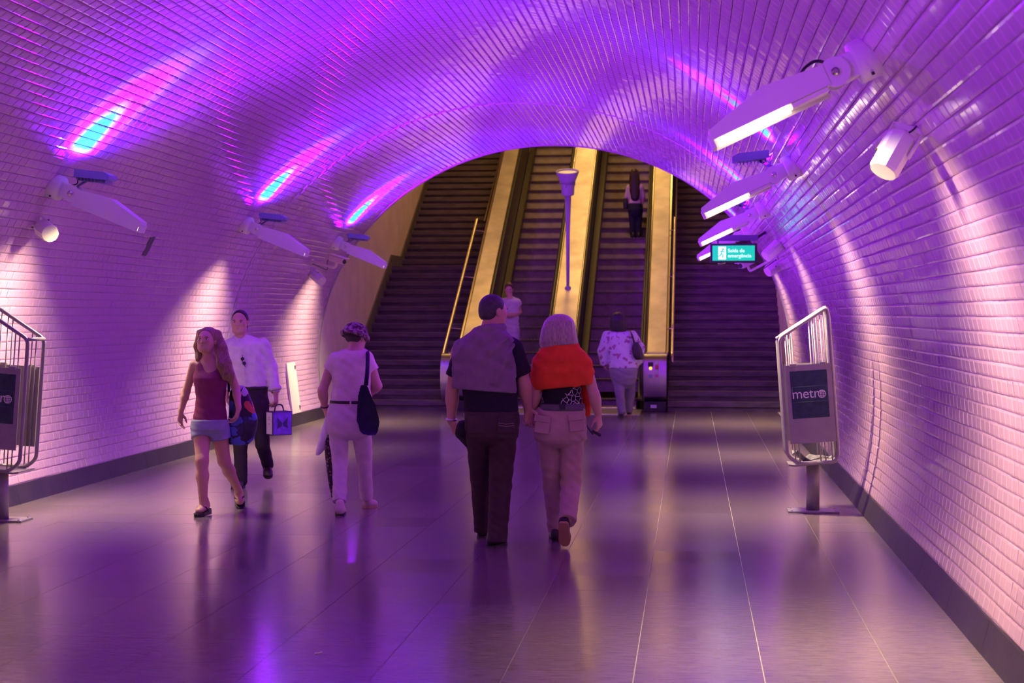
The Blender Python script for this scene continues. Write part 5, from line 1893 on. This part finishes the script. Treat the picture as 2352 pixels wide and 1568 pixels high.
f.garment('trousers', dark, TOR[-4:] + [(952, 556, 602, .09), (962, 568, 592, .05)], [(hipA, knA, .088, .068), (knA, anA, .066, .060), (hipB, knB, .090, .068), (knB, anB, .066, .058)], .012,
          [(f.p(575, 888), (0, 0, 1))], (.004, [((.3, .3, 1), .09, .5), ((.7, .1, 1), .06, 2.1)]))
f.garment('belt', BELT_K, [(886, 543, 611, .118), (894, 543, 611, .118)], [], .016, [], None, .0, h=.006)
f.ring('wristwatch', M_STEEL, wrB + V3((0, 0, .01)), wrB - elB, .034, .009)
shoe_pair(f.par, f.g(556, -.02), f.g(536, -.24), (0, 0, 1), LEATHER, SOLE_D, .040, .05)
shoe_pair(f.par, heelB, toeB, (.1, -.45, .8), LEATHER, SOLE_D, .040, .05)
wman = f
# the box bag
c = f.p(641, 971, -.06)
par = empty('box_bag', c - V3((0, 0, .12)), 'small carrier box, purple front with dark four-pointed emblem and white side', 'bag')
Rb = Matrix.Rotation(math.radians(42), 3, 'Z')
W_, D_, H_ = .205, .13, .225
MB().box(c, (W_, D_, H_), Rb, .004).build('box', mat('dark_box', (.03, .015, .05), .4), par)
MB().box(Vector(c) + Rb @ Vector((0, -D_ / 2 - .001, 0)), (W_ - .012, .004, H_ - .014), Rb).build('front_print', mat('violet_print', (.22, .06, .62), .4, var=.35, vscale=14), par)
MB().box(Vector(c) + Rb @ Vector((-W_ / 2 - .001, 0, 0)), (.004, D_ - .02, H_ - .02), Rb).build('white_side', mat('white_card', (.82, .80, .78), .5), par)
e = MB()
for q in (-1, 1):
    pts = [(0, .0), (q * .058, .058), (q * .050, -.002), (q * .060, -.050), (q * .012, -.030)]
    fr = [Vector(c) + Rb @ Vector((x, -D_ / 2 - .004, z)) for x, z in pts]; bk = [Vector(c) + Rb @ Vector((x, -D_ / 2, z)) for x, z in pts]
    n = len(pts); o = list(range(n)) if q < 0 else list(range(n))[::-1]
    e.add(fr + bk, [o, [n + k for k in o[::-1]]] + [[k, (k + 1) % n, n + (k + 1) % n, n + k] for k in range(n)])
e.build('emblem', mat('deep_violet_print', (.045, .015, .14), .45), par)
for k, (zz, ww) in enumerate(((.055, .035), (.035, .04), (-.005, .03))):
    MB().box(Vector(c) + Rb @ Vector((-W_ / 2 - .004, 0, zz)), (.002, ww, .012), Rb).build('faint_print', bpy.data.materials.get('pale_print') or mat('pale_print', (.6, .45, .45), .5), par)
hx = Rb @ Vector((1, 0, 0))
MB().tube(round_path([Vector(c) + hx * -.05 + Vector((0, 0, .11)), Vector(c) + hx * -.035 + Vector((0, 0, .175)), Vector(c) + hx * .035 + Vector((0, 0, .175)), Vector(c) + hx * .05 + Vector((0, 0, .11))], .03), .007, 8).build('handle', M_DARK, par)

# ------------------------------------------------------------------ woman in flowered blouse at the escalator (back view)
f = Fig(27.4, 'woman in flowered blouse and grey trousers stepping onto the right escalator', .0095)
f.place(1430)
shA, elA, wrA = f.p(1396, 772), f.p(1385, 806, .02), f.p(1388, 832, .05)
shB, elB, wrB = f.p(1450, 771), f.p(1469, 800, .02), f.p(1467, 828, .05)
hipA, knA, anA = f.p(1420, 862), f.p(1424, 905, -.05), f.p(1428, 945, -.05)
hipB, knB, anB = f.p(1446, 862), f.p(1448, 902, .12), f.p(1444, 940, .22)
TOR = [(757, 1414, 1432, .06), (764, 1402, 1444, .09), (774, 1393, 1453, .12), (800, 1395, 1453, .13), (825, 1400, 1460, .14), (845, 1401, 1464, .15), (858, 1402, 1463, .15), (872, 1406, 1460, .13)]
v = f.vol([f.p(1419, 735), wrA, wrB, f.g(1428, -.2), f.g(1444, .5)], .16)
P1, R1 = head(v, f.p(1419, 738, .0), (.05, 1, -.05), sc=.98, face=False, female=True)
v.cap(f.p(1421, 750), f.p(1422, 764), .052, .058, .03)
v.loft(f.sec(TOR), .03, 0, 2.3, -.015)
arm(v, shA, elA, wrA); arm(v, shB, elB, wrB)
hand(v, wrA, (.1, .1, -.95), (.7, .4, 0), -1, .5, .95, r=.0105); hand(v, wrB, (-.1, .1, -.95), (-.7, .4, 0), 1, .5, .95, r=.0105)
leg(v, hipA, knA, anA, (.072, .046, .034)); leg(v, hipB, knB, anB, (.072, .046, .034))
f.add('body', v, SK2)
v = f.vol([f.p(1419, 740)], .28)
v.ell(f.p(1419, 733), (.115, .12, .115), None, .02); v.loft(f.sec([(735, 1402, 1436, .11), (750, 1401, 1440, .11), (761, 1404, 1438, .09)]), .04)
v.fold(.006, [((1, .4, .2), .04, 0)]); v.cut(f.p(1419, 740, .07), (0, 1, 0))
f.add('hair', v, mat('dark_brown_hair', (.018, .012, .012), .5))
flw = cloth('flowered_blouse', (.6, .55, .7), .8)
nt = flw.node_tree; tcn = nt.nodes.new('ShaderNodeTexCoord'); vo = nt.nodes.new('ShaderNodeTexVoronoi'); vo.inputs['Scale'].default_value = 10; wobble(nt, tcn, vo, 12, .08)
rp = nt.nodes.new('ShaderNodeValToRGB'); rp.color_ramp.elements[0].position = .30; rp.color_ramp.elements[0].color = (.34, .12, .26, 1); rp.color_ramp.elements[1].position = .36; rp.color_ramp.elements[1].color = (.62, .58, .72, 1)
nt.links.new(vo.outputs['Distance'], rp.inputs[0]); nt.links.new(rp.outputs[0], nt.nodes['Principled BSDF'].inputs['Base Color'])
f.garment('blouse', flw, TOR[:-2], [(shA, elA, .095, .085), (elA, wrA, .085, .070), (shB, elB, .095, .085), (elB, wrB, .085, .070)], .015, [(f.p(1430, 846), (0, 0, -1)), (f.p(1421, 760), (0, -.2, 1))], (.007, [((.4, .3, 1), .12, 0), ((1, .2, -.5), .14, 1)]))
f.garment('trousers', cloth('grey_trousers', (.22, .19, .24), .8), TOR[-3:] + [(882, 1410, 1456, .10), (892, 1424, 1442, .05)], [(hipA, knA, .095, .075), (knA, anA, .073, .066), (hipB, knB, .095, .075), (knB, anB, .073, .066)], .012, [(f.p(1430, 840), (0, 0, 1))], (.007, [((.3, .3, 1), .12, .5)]))
shoe_pair(f.par, f.g(1428, -.1), f.g(1424, .14), (0, 0, 1), LEATHER, SOLE_D, h_grid=.009); shoe_pair(f.par, f.g(1444, .18, .02), f.g(1446, .42, .02), (0, 0, 1), LEATHER, SOLE_T, h_grid=.009)
par = empty('handbag', f.p(1465, 820), 'dark handbag under the right arm of the woman in the flowered blouse', 'bag')
v = f.vol([f.p(1462, 805, -.08)], .3)
v.loft(f.sec([(785, 1455, 1466, .03, -.12), (800, 1452, 1474, .05, -.12), (818, 1455, 1478, .055, -.12), (826, 1460, 1477, .04, -.12)]), .02)
link_mesh('bag_body', v.mesh('bag_body'), LEATHER, par)
MB().tube(round_path([f.p(1458, 790, -.13), f.p(1452, 770, -.14), f.p(1448, 760, -.02)], .05), .014, 8).build('strap', LEATHER, par)

# ------------------------------------------------------------------ woman in white riding down the left escalator (front view)
STEP_Z = lambda y: SL * (math.floor((y - ESC_Y0) / .4) * .4 + .4 - .8)
f = Fig(31.2, 'woman in white clothes riding down the left escalator', .0105)
zs = SL * (31.2 + .4 - ESC_Y0 - .8)
f.place(1174, zs)
shA, elA, wrA = f.p(1156, 693), f.p(1152, 717, .05), f.p(1167, 725, -.18)
shB, elB, wrB = f.p(1188, 693), f.p(1194, 717, .05), f.p(1178, 726, -.18)
hipA, knA, anA = f.p(1167, 765), f.p(1168, 812, -.03), f.p(1168, 858)
hipB, knB, anB = f.p(1182, 765), f.p(1182, 812, -.03), f.p(1182, 858)
TOR = [(681, 1166, 1178, .05), (686, 1160, 1186, .075), (694, 1154, 1191, .10), (715, 1156, 1190, .11), (740, 1158, 1190, .11), (760, 1156, 1192, .13), (775, 1157, 1191, .13), (790, 1160, 1188, .12)]
v = f.vol([f.p(1169, 660), wrA, wrB, f.p(1175, 880), f.p(1175, 870, -.3)], .16)
P1, R1 = head(v, f.p(1169, 664), (.1, -1, -.35), sc=.95, face=True, female=True)
v.cap(f.p(1170, 674), f.p(1171, 688), .045, .05, .03); v.loft(f.sec(TOR), .03, 0, 2.3, -.014)
arm(v, shA, elA, wrA); arm(v, shB, elB, wrB)
hand(v, wrA, (.5, -.7, .2), (.5, .3, .2), 1, .7, .95, r=.011); hand(v, wrB, (-.5, -.7, .2), (-.5, .3, .2), -1, .7, .95, r=.011)
leg(v, hipA, knA, anA, (.072, .046, .034)); leg(v, hipB, knB, anB, (.072, .046, .034))
f.add('body', v, SK2)
short_hair(f, P1, R1, mat('red_brown_hair', (.08, .028, .02), .5), .058)
face_parts(P1, R1, .95, f.par, SK2, M_LIP, M_IRIS)
wht = cloth('white_linen', (.66, .60, .72), .85)
f.garment('blouse', wht, TOR[:6], [(shA, shA + (elA - shA) * .4, .07, .065, 1), (shB, shB + (elB - shB) * .4, .07, .065, 1)], .014, [(f.p(1174, 756), (0, 0, -1)), (f.p(1171, 686, -.06), (0, -.6, .8))], (.006, [((.4, .3, 1), .1, 0)]))
f.garment('trousers', wht, TOR[-4:] + [(802, 1166, 1182, .06)], [(hipA, knA, .095, .08), (knA, anA, .08, .075), (hipB, knB, .095, .08), (knB, anB, .08, .075)], .012, [(f.p(1174, 750), (0, 0, 1))], (.006, [((.3, .3, 1), .12, .5)]))
for x in (1167, 1182):
    q = f.g(x, .04, zs); shoe_pair(f.par, q, q + V3((0, -.24, 0)), (0, 0, 1), LEATHER, SOLE_D, h_grid=.009)

# ------------------------------------------------------------------ woman with long hair riding up the right escalator (back view)
f = Fig(36.2, 'woman with long dark hair and jeans riding up the right escalator', .0115)
zs = SL * (36.0 + .4 - ESC_Y0 - .8)
f.place(1459, zs)
shA, elA, wrA = f.p(1445, 430), f.p(1440, 452, .02), f.p(1442, 470, .03)
shB, elB, wrB = f.p(1472, 430), f.p(1477, 452, .02), f.p(1475, 470, .03)
hipA, knA, anA = f.p(1452, 484), f.p(1453, 516), f.p(1454, 543)
hipB, knB, anB = f.p(1467, 484), f.p(1467, 516), f.p(1467, 543)
TOR = [(419, 1452, 1464, .05), (424, 1447, 1470, .075), (431, 1442, 1475, .10), (445, 1444, 1473, .105), (458, 1446, 1471, .10), (468, 1445, 1473, .11), (482, 1443, 1475, .13), (493, 1446, 1473, .11)]
v = f.vol([f.p(1458, 400), wrA, wrB, f.p(1460, 552)], .17)
P1, R1 = head(v, f.p(1458, 402), (.0, 1, -.05), sc=.95, face=False, female=True)
v.cap(f.p(1458, 412), f.p(1458, 424), .045, .05, .03); v.loft(f.sec(TOR), .03, 0, 2.3, -.014)
arm(v, shA, elA, wrA); arm(v, shB, elB, wrB)
hand(v, wrA, (.1, .1, -.95), (.7, .4, 0), -1, .5, .95, r=.012); hand(v, wrB, (-.1, .1, -.95), (-.7, .4, 0), 1, .5, .95, r=.012)
leg(v, hipA, knA, anA, (.072, .046, .034)); leg(v, hipB, knB, anB, (.072, .046, .034))
f.add('body', v, SK2)
v = f.vol([f.p(1457, 425)], .42)
v.loft(f.sec([(387, 1452, 1461, .05), (392, 1449, 1466, .10), (402, 1446, 1469, .115), (420, 1445, 1470, .11, -.02), (440, 1445, 1471, .09, -.05), (455, 1449, 1468, .06, -.09), (462, 1454, 1464, .03, -.10)]), .03)
v.fold(.006, [((1, .4, .1), .04, 0)]); v.cut(f.p(1458, 400, .07), (0, 1, 0))
f.add('hair', v, mat('long_dark_hair', (.030, .014, .010), .45))
f.garment('blouse', cloth('pale_blouse', (.55, .42, .45), .8), TOR[:6], [(shA, elA, .062, .055), (shB, elB, .062, .055)], .012, [(f.p(1459, 470), (0, 0, -1)), (f.p(1458, 421), (0, 0, 1))])
f.garment('jeans', cloth('dark_blue_jeans', (.020, .020, .034), .8), TOR[-4:] + [(502, 1453, 1466, .06)], [(hipA, knA, .088, .066), (knA, anA, .064, .060), (hipB, knB, .088, .066), (knB, anB, .064, .060)], .012, [(f.p(1459, 467), (0, 0, 1))])
for x in (1454, 1467):
    q = f.g(x, -.12, zs); shoe_pair(f.par, q, q + V3((0, .24, 0)), (0, 0, 1), LEATHER, SOLE_D, h_grid=.010)
par = empty('handbag', f.p(1437, 478), 'small black handbag hanging beside the long-haired woman on the escalator', 'bag')
v = f.vol([f.p(1437, 468, .0)], .25); v.loft(f.sec([(455, 1433, 1442, .04), (468, 1431, 1443, .06), (480, 1432, 1443, .05)]), .02)
link_mesh('bag_body', v.mesh('bag_body'), M_DARK, par)
MB().tube(round_path([f.p(1436, 458), f.p(1442, 440, -.02), f.p(1445, 424, -.0)], .05), .012, 8).build('strap', M_DARK, par)
